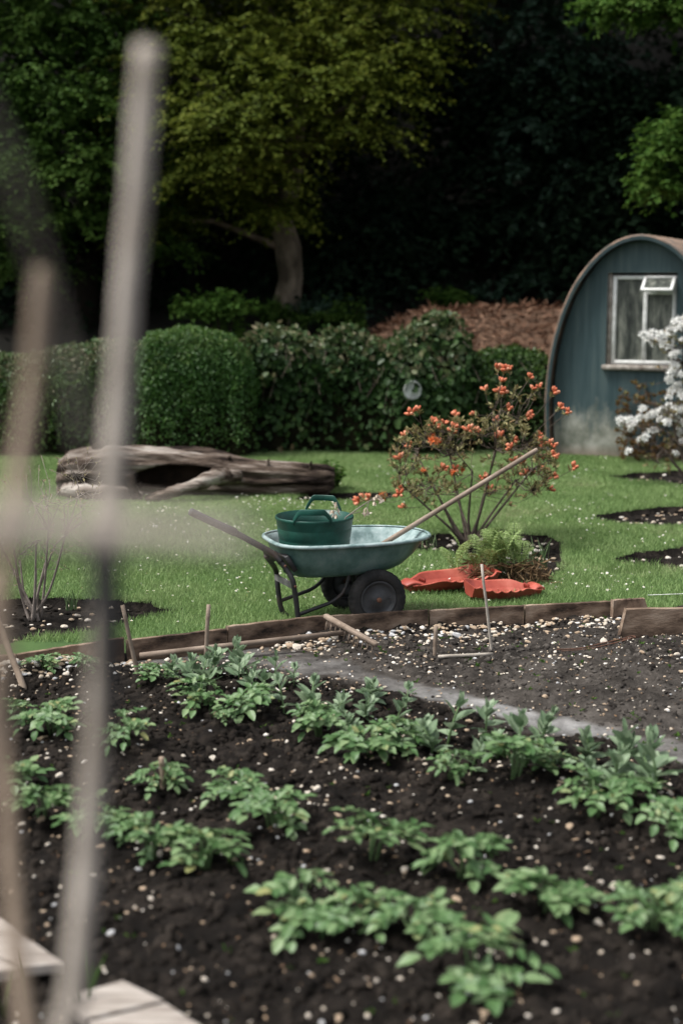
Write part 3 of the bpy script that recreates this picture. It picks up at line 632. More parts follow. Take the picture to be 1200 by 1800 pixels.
# white disc in the ivy
c = at(724, 686, YH - .32); root = empty('white_disc', c, 'round white plastic disc hanging among the ivy leaves', 'disc')
rot = Matrix.Rotation(R(18), 3, 'Z')
b = MB(); pr = [(0, -.012), (.06, -.014), (.085, -.01), (.1, -.02), (.115, -.022), (.118, -.012), (.11, 0), (.08, .006), (0, .004)]
b.lathe(pr, (0, 0, 0), 28, 'Y'); b.v = [tuple(c + rot @ Vector(p)) for p in b.v]
M['white_pl'] = noise_mat('weathered_white_plastic', [(0.35, (0.16, 0.17, 0.15)), (0.55, (0.45, 0.47, 0.45)), (0.7, (0.70, 0.72, 0.70))], 9, .5, .05)
b.build('plate', M['white_pl'], root)
b = MB(); b.tube([c + Vector((0, 0, .11)), c + Vector((.01, .06, .2)), c + Vector((0, .15, .28))], .003, 5); b.build('hanging_wire', M['dark_bark'], root)

# ------------------------------------------------------------------ the hut
TH = R(24); hb = gp(1117, 806); HUT = empty('corrugated_hut', hb, 'blue-green corrugated metal hut with an arched rusty roof and a white window', 'hut', rz=-TH)
def wall_material():
    m, n, out = new_mat('peeling_blue_paint'); b = n.nodes.new('ShaderNodeBsdfPrincipled'); b.inputs['Roughness'].default_value = .55; b.inputs['Specular IOR Level'].default_value = .35
    mp = tex_coord(n); mps = tex_coord(n, (6, 6, .5)); mp2 = tex_coord(n, (2.2, 2.2, 1.1))
    a = noise_node(n, mps, 2.2, 5); r1 = ramp(n, [(.36, (.023, .047, .052)), (.5, (.034, .061, .066)), (.66, (.052, .080, .081))]); n.links.new(a.outputs[0], r1.inputs[0])
    sep = n.nodes.new('ShaderNodeSeparateXYZ'); n.links.new(mp.outputs[0], sep.inputs[0])
    # worn, chalky paint: low down and towards the left foot of the wall
    mz = n.nodes.new('ShaderNodeMapRange'); mz.inputs[1].default_value = .85; mz.inputs[2].default_value = .22; mz.inputs[3].default_value = 0; mz.inputs[4].default_value = .85; n.links.new(sep.outputs[2], mz.inputs[0])
    mx_ = n.nodes.new('ShaderNodeMapRange'); mx_.inputs[1].default_value = .15; mx_.inputs[2].default_value = -.35; mx_.inputs[3].default_value = .12; mx_.inputs[4].default_value = 1; n.links.new(sep.outputs[0], mx_.inputs[0])
    mul = n.nodes.new('ShaderNodeMath'); mul.operation = 'MULTIPLY'; n.links.new(mz.outputs[0], mul.inputs[0]); n.links.new(mx_.outputs[0], mul.inputs[1])
    w = noise_node(n, mp2, 3.2, 9, .72); add = n.nodes.new('ShaderNodeMath'); add.operation = 'ADD'; n.links.new(mul.outputs[0], add.inputs[0]); n.links.new(w.outputs[0], add.inputs[1])
    w2 = noise_node(n, tex_coord(n, (9, 9, .9)), 1.6, 6); ad2 = n.nodes.new('ShaderNodeMath'); ad2.operation = 'MULTIPLY_ADD'; n.links.new(w2.outputs[0], ad2.inputs[0]); ad2.inputs[1].default_value = .7; n.links.new(add.outputs[0], ad2.inputs[2]); add = ad2
    st = n.nodes.new('ShaderNodeMapRange'); st.inputs[1].default_value = 1.16; st.inputs[2].default_value = 1.56; n.links.new(add.outputs[0], st.inputs[0])
    c2 = noise_node(n, mp, 5, 6); r2 = ramp(n, [(.3, (.075, .085, .062)), (.5, (.20, .205, .17)), (.7, (.34, .34, .30))]); n.links.new(c2.outputs[0], r2.inputs[0])
    mix = n.nodes.new('ShaderNodeMix'); mix.data_type = 'RGBA'; n.links.new(st.outputs[0], mix.inputs[0]); n.links.new(r1.outputs[0], mix.inputs[6]); n.links.new(r2.outputs[0], mix.inputs[7])
    # rust line at the very foot
    rz = n.nodes.new('ShaderNodeMapRange'); rz.inputs[1].default_value = .16; rz.inputs[2].default_value = .0; n.links.new(sep.outputs[2], rz.inputs[0])
    rm = n.nodes.new('ShaderNodeMath'); rm.operation = 'MULTIPLY'; n.links.new(rz.outputs[0], rm.inputs[0]); n.links.new(c2.outputs[0], rm.inputs[1])
    mix2 = n.nodes.new('ShaderNodeMix'); mix2.data_type = 'RGBA'; n.links.new(rm.outputs[0], mix2.inputs[0]); n.links.new(mix.outputs[2], mix2.inputs[6]); mix2.inputs[7].default_value = (.17, .09, .055, 1)
    n.links.new(mix2.outputs[2], b.inputs['Base Color'])
    bp = n.nodes.new('ShaderNodeBump'); bp.inputs['Strength'].default_value = .25; bp.inputs['Distance'].default_value = .01; n.links.new(w.outputs[0], bp.inputs['Height']); n.links.new(bp.outputs[0], b.inputs['Normal'])
    n.links.new(b.outputs[0], out.inputs[0]); return m
M['hut_wall'] = wall_material()
M['rust'] = noise_mat('rusty_roof_sheet', [(.3, (.07, .085, .085)), (.48, (.17, .12, .09)), (.7, (.33, .22, .16))], 5, .85, .4, 40)
M['hut_trim'] = noise_mat('blue_sheet_edge', [(.35, (.016, .034, .037)), (.65, (.040, .060, .062))], 5, .5, .2)
M['white_paint'] = noise_mat('white_window_paint', [(.3, (.46, .46, .43)), (.6, (.68, .68, .66))], 12, .55, .2)
M['sill'] = noise_mat('rotten_sill', [(.3, (.10, .08, .065)), (.7, (.38, .35, .31))], 10, .9, .8, 30)
M['inside'] = noise_mat('hut_inside', [(.3, (.02, .02, .02)), (.7, (.04, .04, .038))], 3, .9, 0)
def glass_mat():
    m, n, out = new_mat('grimy_glass'); b = n.nodes.new('ShaderNodeBsdfPrincipled'); mp = tex_coord(n, (5, 5, 1.2)); t = noise_node(n, mp, 2.4, 7, .7)
    r = ramp(n, [(.36, (.020, .024, .022)), (.5, (.075, .082, .07)), (.68, (.22, .225, .19))]); n.links.new(t.outputs[0], r.inputs[0]); n.links.new(r.outputs[0], b.inputs['Base Color'])
    b.inputs['Roughness'].default_value = .28; b.inputs['Specular IOR Level'].default_value = .4; n.links.new(b.outputs[0], out.inputs[0]); return m
M['glass'] = glass_mat()
prof = [(-.05, 1.0), (.30, 1.03), (.66, 1.045), (1.0, 1.03), (1.37, .985), (1.73, .895), (2.05, .775), (2.30, .63), (2.50, .47), (2.64, .29), (2.71, .13), (2.725, .0)]
KX, KZ = 1.0, .968
zs_ = np.array([p[0] for p in prof]); ws_ = np.array([p[1] for p in prof])
def arch(n=60, off=0.0):
    tt = np.linspace(0, 1, n // 2 + 1); s = np.concatenate([[0], np.cumsum(np.hypot(np.diff(zs_), np.diff(ws_)))]); s /= s[-1]
    # smooth interpolation of the half profile
    w = np.interp(tt, s, ws_); z = np.interp(tt, s, zs_)
    for _ in range(3):
        w[1:-1] = (w[:-2] + w[1:-1] * 2 + w[2:]) / 4; z[1:-1] = (z[:-2] + z[1:-1] * 2 + z[2:]) / 4
    L_ = np.stack([-w * KX, z * KZ], -1); R_ = np.stack([w * KX, z * KZ], -1)[::-1][1:]
    P = np.concatenate([L_, R_]); k_ = len(P) // 2
    for _ in range(6): P[k_ - 9:k_ + 10] = (P[k_ - 10:k_ + 9] + P[k_ - 9:k_ + 10] * 2 + P[k_ - 8:k_ + 11]) / 4
    d = np.gradient(P, axis=0); nn = np.stack([-d[:, 1], d[:, 0]], -1); nn /= np.linalg.norm(nn, axis=1, keepdims=True)
    return P + nn * off
WX0, WX1, WZ0, WZ1 = -.405, .425, 1.10, 2.24
def hut_wall():
    """front sheet with the window hole cut out: built in vertical strips"""
    P = arch(120); half = P[:61]; zsh = half[:, 1]; wsh = -half[:, 0]
    b = MB(); xs_ = sorted(set(list(np.linspace(-1.05, 1.05, 60)) + [WX0, WX1]))
    zgrid = sorted(set(list(np.linspace(-.05, float(arch(120)[:, 1].max()), 70)) + [WZ0, WZ1]))
    for i in range(len(zgrid) - 1):
        z0, z1 = zgrid[i], zgrid[i + 1]; w0, w1 = np.interp(z0, zsh, wsh), np.interp(z1, zsh, wsh)
        us = sorted(set([-1, 1] + list(np.linspace(-1, 1, 21))))
        segs = [(-1, 1)]
        def row(xa0, xa1, xb0, xb1, k):
            v = []
            for j in range(k + 1):
                v.append((xa0 + (xa1 - xa0) * j / k, 0, z0)); v.append((xb0 + (xb1 - xb0) * j / k, 0, z1))
            b.add(v, [(2 * j, 2 * j + 2, 2 * j + 3, 2 * j + 1) for j in range(k)])
        if z0 >= WZ0 - 1e-6 and z1 <= WZ1 + 1e-6: row(-w0, WX0, -w1, WX0, 8); row(WX1, w0, WX1, w1, 8)
        else: row(-w0, w0, -w1, w1, 20)
    return b
w = hut_wall().build('wall', M['hut_wall'], HUT, smooth=False)
md = w.modifiers.new('thick', 'SOLIDIFY'); md.thickness = .03; md.offset = -1 if False else 1
b = MB()
for x in (-.47, .50):
    hz = float(np.interp(abs(x), ws_[::-1] * KX, zs_[::-1])); b.box((x, -.006, hz / 2), .035, .010, hz - .06, bev=.003)
b.build('sheet_seam', M['hut_wall'], HUT)
def roof_loft(y0, y1, n, o_in, o_out, rip, mat, name):
    A = arch(70, o_in); B = arch(70, o_out); N = len(A); ys = np.linspace(y0, y1, n); V_ = []
    for y in ys:
        r = rip * math.sin(y * 2 * math.pi / .076)
        for (x, z) in B + (B - A) / np.linalg.norm(B - A, axis=1, keepdims=True) * r: V_.append((x, y, z))
    b = MB(); f = [(i * N + j, i * N + j + 1, (i + 1) * N + j + 1, (i + 1) * N + j) for i in range(n - 1) for j in range(N - 1)]
    b.add(V_, f); o = b.build(name, mat, HUT); m_ = o.modifiers.new('thick', 'SOLIDIFY'); m_.thickness = o_out - o_in; m_.offset = 1; return o
roof_loft(-.16, 3.9, 170, .028, .05, .010, M['rust'], 'roof')
b = MB(); A = arch(70, .018); B = arch(70, .056); k = len(A)
V_ = [(x, -.185, z) for x, z in A] + [(x, -.185, z) for x, z in B] + [(x, -.155, z) for x, z in A] + [(x, -.155, z) for x, z in B]
b.add(V_, [q for j in range(k - 1) for q in ((j, j + 1, k + j + 1, k + j), (2 * k + j + 1, 2 * k + j, 3 * k + j, 3 * k + j + 1), (k + j, k + j + 1, 3 * k + j + 1, 3 * k + j), (j + 1, j, 2 * k + j, 2 * k + j + 1))])
b.build('roof_edge', M['hut_trim'], HUT, smooth=False)
b = MB(); P = arch(60); k = len(P); b.add([(x, 3.85, z) for x, z in P], [tuple(range(k))]); b.build('back_wall', M['inside'], HUT, smooth=False)
win = empty('window', (0, 0, 0)); win.parent = HUT; ORIG[win.name] = Vector((0, 0, 0))
MX, TZ = .045, 2.0
b = MB(); fw = .045; fx0, fx1, fz0, fz1 = WX0 + .055, WX1 - .012, WZ0 + .045, WZ1 - .035
for (xa, xb, za, zb) in ((fx0, fx0 + fw, fz0, fz1), (fx1 - fw, fx1, fz0, fz1), (fx0 + fw, fx1 - fw, fz0, fz0 + fw), (fx0 + fw, fx1 - fw, fz1 - fw, fz1), (MX - fw * .55, MX + fw * .55, fz0 + fw, fz1 - fw), (MX + fw * .55, fx1 - fw, TZ - .02, TZ + .02)):
    b.box(((xa + xb) / 2, .045, (za + zb) / 2), xb - xa, .055, zb - za, bev=.004)
b.build('frame', M['white_paint'], win)
b = MB(); b.box((0.01, -.012, WZ1 + .012), WX1 - WX0 + .06, .035, .03, bev=.004); b.box((WX0 - .012, -.006, (WZ0 + WZ1) / 2), .028, .024, WZ1 - WZ0, bev=.004); b.box((WX0 + .026, .03, (WZ0 + WZ1) / 2), .05, .05, WZ1 - WZ0 - .004, bev=.004); b.build('casing', M['sill'], win)
b = MB(); b.box((0.01, -.03, WZ0 + .005), WX1 - WX0 + .07, .12, .062, bev=.012); b.build('sill', M['sill'], win)
for (xa, xb, za, zb) in ((fx0 + fw, MX - fw * .55, fz0 + fw, fz1 - fw), (MX + fw * .55, fx1 - fw, fz0 + fw, TZ - .02)):
    b = MB(); b.box(((xa + xb) / 2, .055, (za + zb) / 2), xb - xa, .005, zb - za); b.build('pane', M['glass'], win, smooth=False)
# top light, propped open outwards from its upper edge
cx0, cx1, cz1, hgt_ = MX - .012, fx1 - .002, fz1 - .012, .27; ang = R(-52); RM = Matrix.Rotation(ang, 3, 'X')
def cas(x, zdown): return Vector((0, -.005, cz1)) + Vector((x, 0, 0)) + RM @ Vector((0, 0, -zdown))
b = MB()
for (xa, xb, za, zb) in ((cx0, cx0 + .035, 0, hgt_), (cx1 - .035, cx1, 0, hgt_), (cx0 + .035, cx1 - .035, 0, .035), (cx0 + .035, cx1 - .035, hgt_ - .035, hgt_)):
    b.box(cas((xa + xb) / 2, (za + zb) / 2), xb - xa, .03, zb - za, RM, .003)
cf = b.build('casement', M['white_paint'], win)
b = MB(); b.box(cas((cx0 + cx1) / 2, hgt_ / 2), cx1 - cx0 - .07, .004, hgt_ - .07, RM); b.build('casement_pane', M['glass'], win, smooth=False)
b = MB(); b.tube([Vector((MX + .06, .03, TZ + .03)), cas(MX + .05, hgt_ - .02)], .005, 6); b.build('stay', M['rust'], win)

# ------------------------------------------------------------------ the log
LP = [(104, 846, 38), (125, 838, 46), (180, 834, 44), (240, 828, 46), (290, 828, 47), (340, 832, 46), (400, 838, 40), (450, 842, 35), (500, 842, 32), (550, 841, 29), (575, 840, 26), (588, 838, 17)]
LY = 14.2; LOG = empty('fallen_log', gp(340, 876), 'long bleached fallen tree log lying on the lawn, hollow on its near side', 'log')
cen = [at(a, b_, LY) for a, b_, r in LP]; rad = [r / F * LY * 1.02 for a, b_, r in LP]
sl = np.linspace(0, len(LP) - 1, 150); cxs = np.interp(sl, range(len(LP)), [c.x for c in cen]); czs = np.interp(sl, range(len(LP)), [c.z for c in cen]); rds = np.interp(sl, range(len(LP)), rad)
NT = 72; th = np.linspace(0, 2 * np.pi, NT, endpoint=False)
SL, THm = np.meshgrid(cxs, th, indexing='ij'); RD = np.broadcast_to(rds[:, None], SL.shape).copy()
RD *= 1 + fbm(SL * 1.3, np.cos(THm) * 1.2 + np.sin(THm) * 1.7 + 5, 3, 90) * .55 + fbm(SL * 2.0 + np.cos(THm) * .6, np.cos(THm) * 3.2 + np.sin(THm) * 2.3, 4, 91) * .34
RD *= 1 + .05 * np.sign(np.sin(THm * 1)) * 0 - .10 * np.abs(np.sin(THm * 5 + SL * 1.3 + 5 * fbm(SL * .8, THm * 0, 2, 14))) ** 6
RD *= 1 + .035 * np.sin(THm * 13 + SL * 2.0 + 6 * fbm(SL, np.cos(THm), 2, 4))
LZ = np.sin(THm) * RD * .95; LYY = -np.cos(THm) * RD
# hollow on the near side between the two limbs (front faces -y, th = 0)
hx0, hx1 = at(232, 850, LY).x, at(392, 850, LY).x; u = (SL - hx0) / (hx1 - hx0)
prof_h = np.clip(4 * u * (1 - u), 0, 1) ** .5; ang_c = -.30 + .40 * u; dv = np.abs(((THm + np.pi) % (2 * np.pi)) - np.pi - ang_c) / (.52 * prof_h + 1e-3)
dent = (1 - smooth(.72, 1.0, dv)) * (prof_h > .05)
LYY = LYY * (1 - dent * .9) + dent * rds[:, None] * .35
LOGV = np.stack([SL, LY + .05 + LYY, np.maximum(czs[:, None] + LZ, -.02)], -1)
ii = np.arange(LOGV.shape[0] * NT).reshape(-1, NT); lf = np.stack([ii[:-1], np.roll(ii, -1, 1)[:-1], np.roll(ii, -1, 1)[1:], ii[1:]], -1).reshape(-1, 4)
dm = (dent.reshape(-1)[lf].mean(1) > .3).astype(int)  # hollow faces get the darker wood: its shade put into the colour
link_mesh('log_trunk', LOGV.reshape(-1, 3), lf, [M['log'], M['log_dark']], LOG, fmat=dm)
for e, nm in ((0, 'cut_end'), (-1, 'cut_end')):
    ring = LOGV[e]; cc = ring.mean(0); link_mesh(nm, np.concatenate([ring, cc[None]]), [(j, (j + 1) % NT, NT) if e else ((j + 1) % NT, j, NT) for j in range(NT)], M['log_dark'], LOG)
def gnarl(pts, r, name, mat=None, n=12):
    b = MB(); P_ = [Vector(p) for p in pts]; fine = []; rr = []
    for i in range(len(P_) - 1):
        for k in range(6):
            t = k / 6; fine.append(P_[i].lerp(P_[i + 1], t) + Vector((0, 0, random.uniform(-1, 1) * r[i] * .08))); rr.append((r[i] * (1 - t) + r[i + 1] * t) * random.uniform(.9, 1.1))
    fine.append(P_[-1]); rr.append(r[-1]); b.tube(fine, rr, n, jit=.1); return b.build(name, mat or M['log'], LOG)
gnarl([at(258, 880, 13.75), at(300, 866, 13.72), at(345, 852, 13.75), at(378, 838, 13.85), at(420, 838, 14.0)], [.05, .055, .06, .085, .07], 'limb')
gnarl([at(112, 860, 13.85), at(150, 866, 13.78), at(215, 866, 13.8), at(250, 872, 13.9)], [.07, .085, .07, .04], 'limb')
gnarl([at(118, 802, 14.3), at(160, 800, 14.25), at(176, 786, 14.2), at(186, 778, 14.2)], [.05, .05, .07, .03], 'root_stub', M['log_dark'])
gnarl([at(228, 838, 13.8), at(233, 856, 13.75), at(240, 876, 13.75)], [.05, .045, .06], 'limb', M['log_dark'])
for (a, b_, r) in ((402, 804, .03), (470, 810, .02), (545, 814, .02)):
    gnarl([at(a, b_ + 12, LY - .05), at(a + 2, b_ - 3, LY - .08)], [r, r * .5], 'knot')

# green weed at the log end
def weed(name, label, px, py, size, mat, cat='weed'):
    p = gp(px, py); root = empty(name, p, label, cat); parts = []; b = MB()
    for k in range(16):
        a = random.uniform(0, 6.28); h = random.uniform(.5, 1) * size; tip = p + Vector((math.cos(a) * size * .45, math.sin(a) * size * .45, h)); b.tube([p, p.lerp(tip, .5) + Vector((0, 0, .03)), tip], .003, 4)
        for t in np.linspace(.3, 1, 7):
            q = p.lerp(tip, t); n = 2; parts.append(leaves(np.tile(np.array(q), (n, 1)), np.array([[math.cos(a + 1.4), math.sin(a + 1.4), .2], [math.cos(a - 1.4), math.sin(a - 1.4), .2]]) + RNG.normal(scale=.3, size=(2, 3)), np.tile([0, 0, 1.0], (2, 1)) + RNG.normal(scale=.3, size=(2, 3)), size * .22, size * .13, .2, .2))
    b.build('stems', M['stem'], root); obj_leaves('foliage', mat, parts, root); return root
weed('nettle', 'green nettle growing at the right-hand end of the log', 582, 862, .30, M['lf_bright'])

# ================================================================== EDGING BOARDS, STONES, DAISIES
def board(pa, pb, za, zb, label, mat=None, thick=.035, z0=-.14, skew_a=0.0, skew_b=0.0, name='edging_board', dip=0.0):
    """upright board from pa to pb (ground points), top heights za, zb; skew: how far the lower corner stands out past the upper one"""
    pa, pb = Vector((pa.x, pa.y, 0)), Vector((pb.x, pb.y, 0)); d = (pb - pa).normalized(); nrm = Vector((-d.y, d.x, 0)) * thick
    n = 14; b = MB(); V_ = []
    for i in range(n + 1):
        t = i / n; top = pa.lerp(pb, t); zt = za + (zb - za) * t + (random.uniform(-.0025, .0025) if 0 < i < n else -.003)
        foot = pa - d * skew_a + (pb + d * skew_b - pa + d * skew_a) * t
        w = random.uniform(-.0015, .0015)
        V_ += [foot + Vector((0, 0, z0)), top + Vector((0, 0, zt)) + d.cross(Vector((0, 0, 1))) * w, top + nrm + Vector((0, 0, zt - .002)), foot + nrm + Vector((0, 0, z0))]
    f = []
    for i in range(n):
        a, c = i * 4, i * 4 + 4
        for k in range(4): f.append((a + k, a + (k + 1) % 4, c + (k + 1) % 4, c + k))
    f += [(0, 1, 2, 3), (n * 4 + 3, n * 4 + 2, n * 4 + 1, n * 4)]
    b.add(V_, f); o = b.build(name, mat or M['board'], smooth=False); bevel(o, .004, 2)
    return tag(o, label, 'edging board', 'boards edging the vegetable bed')
def e3(px, py): return gp(px, py, .10)
board(e3(-300, 1185), e3(28, 1147), .09, .09, 'brown edging board behind the bare shrub bed, at the left frame edge', M['board_pale'])
board(e3(30, 1146), e3(218, 1121), .085, .10, 'low reddish edging board behind the heap of pale stones', M['board_pale'])
board(e3(224, 1121), e3(399, 1104), .085, .095, 'edging board behind the upright stick, between the leaning stick and the barrow legs')
board(e3(401, 1104), e3(571, 1085), .11, .11, 'edging board in front of the barrow legs where the rake head leans', z0=-.16)
board(e3(574, 1085), e3(752, 1073), .105, .105, 'edging board in front of the barrow wheels')
board(e3(756, 1073), e3(920, 1064.5), .10, .10, 'edging board with a soil heap on it, in front of the red scoops')
board(e3(923, 1064), e3(1076, 1057), .10, .10, 'edging board right of the red scoops, clean and straight', M['board'])
pa, pb = gp(1077, 1056, .12), gp(1132, 1053, .12); board(pa, pb, .125, .125, 'raised short edging board with a sloping right end', M['board_pale'], skew_b=.09)
pa, pb = gp(1100, 1072, .15), gp(1420, 1066, .15); board(pa, pb, .155, .155, 'tall blackened edging board end with a curved left edge, standing in front of the others', M['board'], thick=.045, z0=-.08, skew_a=.05)
pa, pb = gp(1152, 1066, .12), gp(1360, 1030, .12); board(pa, pb, .08, .125, 'dark edging board running back over the lawn at the right frame edge', M['dark_bark'])

def ico(sub_=2):
    import bmesh
    bm = bmesh.new(); bmesh.ops.create_icosphere(bm, subdivisions=sub_, radius=1.0); v = np.array([p.co[:] for p in bm.verts]); f = np.array([[q.index for q in t.verts] for t in bm.faces]); bm.free(); return v, f
IV2, IF2 = ico(3); IV1, IF1 = ico(2)
def pebble(v, seed, flat=.6):
    rng = np.random.default_rng(seed); w = v.copy()
    for _ in range(9):
        d = unit(rng.normal(size=(1, 3)))[0]; h = rng.uniform(.45, .85); k = w @ d; w = w - np.outer(np.maximum(k - h, 0) * .85, d)
    w = w * np.array([1, rng.uniform(.6, .85), flat * rng.uniform(.75, 1.1)]); w += rng.normal(size=w.shape) * .012; return w
PEB = [pebble(IV2, 100 + k) for k in range(10)]; PEBL = [pebble(IV1, 200 + k) for k in range(10)]
# where stones lie: thick along the boards, a band through the bean row, few on the potato ridges
sx_, sy_ = [], []
def add_st(x, y): sx_.append(x); sy_.append(y)
n = 36000; x = RNG.uniform(-2.6, 2.9, n); y = 3.1 + (9.4 - 3.1) * RNG.uniform(0, 1, n)
ey = edge_y(x); d_ = ey - y; vis = (d_ > .03) & (np.abs(x) < y * .25 + .35)
band = np.exp(-((d_ - .12) / .16) ** 2) * 1.0 + .16 * np.exp(-((d_ - .55) / .45) ** 2)
pcl = np.clip(fbm(x * 1.6, y * 1.6, 3, 70) * 2 + .5, .05, 1)
dist_path = y - np.interp(x, PXs, PYs)
row = .34 * np.exp(-((dist_path + .28) / .25) ** 2)
pr = .9 * (band * (.45 + .55 * pcl) * 1.5 + row * pcl * 1.3 + .10 + .25 * pcl ** 3) * np.where(path_d(x, y) > .2, .22, 1.0)
keep = vis & (RNG.uniform(size=n) < pr); x, y, d_ = x[keep], y[keep], d_[keep]; n = len(x)
big = np.exp(-((d_ - .13) / .15) ** 2)
sz = np.clip(RNG.lognormal(math.log(.0085), .42, n), .004, .022) + big * RNG.uniform(0, 1, n) ** 2.5 * .022
# the heap of pale stones at the left end of the boards
hx, hy = [], []
for _ in range(170):
    p = gp(random.uniform(25, 190), random.uniform(1142, 1172), 0); hx.append(p.x); hy.append(p.y)
hx, hy = np.array(hx), np.array(hy); hy = np.minimum(hy, edge_y(hx) - .04); x = np.concatenate([x, hx]); y = np.concatenate([y, hy]); sz = np.concatenate([sz, RNG.uniform(.016, .036, len(hx))])
for px, py, r in ((610, 1098, .05), (940, 1068, .0), (718, 1100, .036), (700, 1103, .030), (757, 1087, .03), (772, 1262, .02), (1062, 1122, .034), (1132, 1122, .026), (770, 1212, .017), (885, 1085, .03), (195, 1640, .022), (488, 1388, .014), (200, 1440, .02), (700, 1610, .022), (1010, 1672, .02), (985, 1385, .016), (930, 1492, .016)):
    if r: p = gp(px, py, 0); x = np.append(x, p.x); y = np.append(y, p.y); sz = np.append(sz, r)
z = soil_z(x, y); n = len(x); order = np.argsort(-sz / y)
G_ST = 'pale flint stones in the vegetable bed'; stone_me = {}
for k in range(10):
    for j, mt in enumerate(('stone', 'stone2', 'stone3')):
        me = bpy.data.meshes.new('stone'); me.from_pydata(PEB[k].tolist(), [], IF2.tolist()); me.materials.append(M[mt]); me.polygons.foreach_set('use_smooth', [True] * len(me.polygons)); stone_me[k, j] = me
STL = ('cream flint stone lying on the dark garden soil', 'tan flint stone lying on the dark garden soil', 'grey flint stone lying on the dark garden soil')
pick = RNG.choice(3, n, p=(.50, .37, .13)); lowv, lowf = [[], [], []], [[], [], []]
for q, i in enumerate(order):
    s = float(sz[i]); a = random.uniform(0, 6.28); zz = float(z[i]) + s * .22
    if q < 290:
        o = bpy.data.objects.new('flint_stone', stone_me[random.randrange(10), int(pick[i])]); COL.objects.link(o); o.location = (x[i], y[i], zz); o.rotation_euler = (random.uniform(-.35, .35), random.uniform(-.35, .35), a); o.scale = (s, s, s)
        tag(o, STL[int(pick[i])], 'stone', G_ST + ', ' + ('cream', 'tan', 'grey')[int(pick[i])])
    else:
        v = PEBL[random.randrange(10)] * s; c, s_ = math.cos(a), math.sin(a); v = np.stack([v[:, 0] * c - v[:, 1] * s_, v[:, 0] * s_ + v[:, 1] * c, v[:, 2]], -1) + np.array([x[i], y[i], zz])
        j = int(pick[i]); lowf[j].append(IF1 + len(IV1) * len(lowv[j])); lowv[j].append(v)
fm = np.concatenate([np.full(sum(len(a) for a in lowf[j]), j) for j in range(3)]); off = 0; ff = []
for j in range(3):
    ff.append(np.concatenate(lowf[j]) + off); off += sum(len(a) for a in lowv[j])
tag(link_mesh('gravel', np.concatenate([v for l in lowv for v in l]), np.concatenate(ff), [M['stone'], M['stone2'], M['stone3']], fmat=fm), kind='stuff')
# lumps of soil, some tan crumbs and twigs of old mulch
def lumps(name, n, s0, s1, mat, seed, cond=None, flat=.75):
    x = RNG.uniform(-2.3, 2.6, n); y = RNG.uniform(3.1, 9.3, n); k = (np.abs(x) < y * .25 + .3) & (y < edge_y(x) - .03) & (path_d(x, y) < .12 + .5 * RNG.uniform(size=n) ** 5)
    x, y = x[k], y[k]; dr = dryness(x, y); s = (RNG.uniform(0, 1, len(x)) ** 3.3 * (s1 - s0) + s0) * (1 - .9 * np.minimum(dr, .6)); z = soil_z(x, y) - s * .12; V_, F_ = [], []
    base = [pebble(IV1, seed + q, flat) * (1 + .22 * np.random.default_rng(seed + q).normal(size=(len(IV1), 1))) for q in range(8)]
    for i in range(len(x)):
        v = base[i % 8]; a = random.uniform(0, 6.28); c, s_ = math.cos(a), math.sin(a)
        V_.append(np.stack([v[:, 0] * c - v[:, 1] * s_, v[:, 0] * s_ + v[:, 1] * c, v[:, 2]], -1) * s[i] + np.array([x[i], y[i], z[i]])); F_.append(IF1 + i * len(IV1))
    tag(link_mesh(name, np.concatenate(V_), np.concatenate(F_), [mat, M['clod_dry']], fmat=np.repeat((dr > .16).astype(int), len(IF1))), kind='stuff')
lumps('soil_crumbs', 42000, .004, .040, M['clod'], 300)
n = 2600; x = RNG.uniform(-2.3, 2.6, n); y = RNG.uniform(3.1, 9.3, n); k = (np.abs(x) < y * .25 + .3) & (y < edge_y(x) - .03); x, y = x[k], y[k]; n = len(x)
a = np.stack([x, y, soil_z(x, y) + .004], -1); d = rdir(n) * np.array([1, 1, .15]); M['mulch'] = leaf_mat('straw_mulch', [(0, (.05, .03, .02)), (.6, (.16, .10, .06)), (1, (.33, .24, .16))], .9, .05, .1)
tag(obj_leaves('mulch_litter', M['mulch'], [leaves(a, d, rdir(n) * .5 + np.array([0, 0, 1.0]), RNG.uniform(.008, .035, n), RNG.uniform(.003, .011, n), .1)]), kind='stuff')
# stones, crumbs and small weeds on the lawn beds
V_, F_ = [], []; FM = []; Vc, Fc = [], []
for nm, P in BEDS.items():
    for _ in range({'bare': 420, 'azalea': 300, 'mid': 420, 'near': 200, 'white': 260, 'log': 60}[nm]):
        px = random.uniform(P[:, 0].min(), P[:, 0].max()); py = random.uniform(P[:, 1].min(), P[:, 1].max())
        if not in_poly(np.array([px]), np.array([py]), P)[0]: continue
        stn = random.random() < (.5 if nm in ('mid', 'near', 'white', 'azalea') else .3); s = random.uniform(.008, .026) * (1.15 if nm != 'bare' else 1)
        v = PEBL[random.randrange(10)] * s + np.array([px, py, -.045 + s * .3])
        if stn: F_.append(IF1 + len(V_) * len(IV1)); V_.append(v); FM += [random.choice((0, 0, 1))] * len(IF1)
        else: Fc.append(IF1 + len(Vc) * len(IV1)); Vc.append(v)
tag(link_mesh('gravel', np.concatenate(V_), np.concatenate(F_), [M['stone'], M['stone2']], fmat=FM), kind='stuff')
tag(link_mesh('soil_crumbs', np.concatenate(Vc), np.concatenate(Fc), M['clod']), kind='stuff')

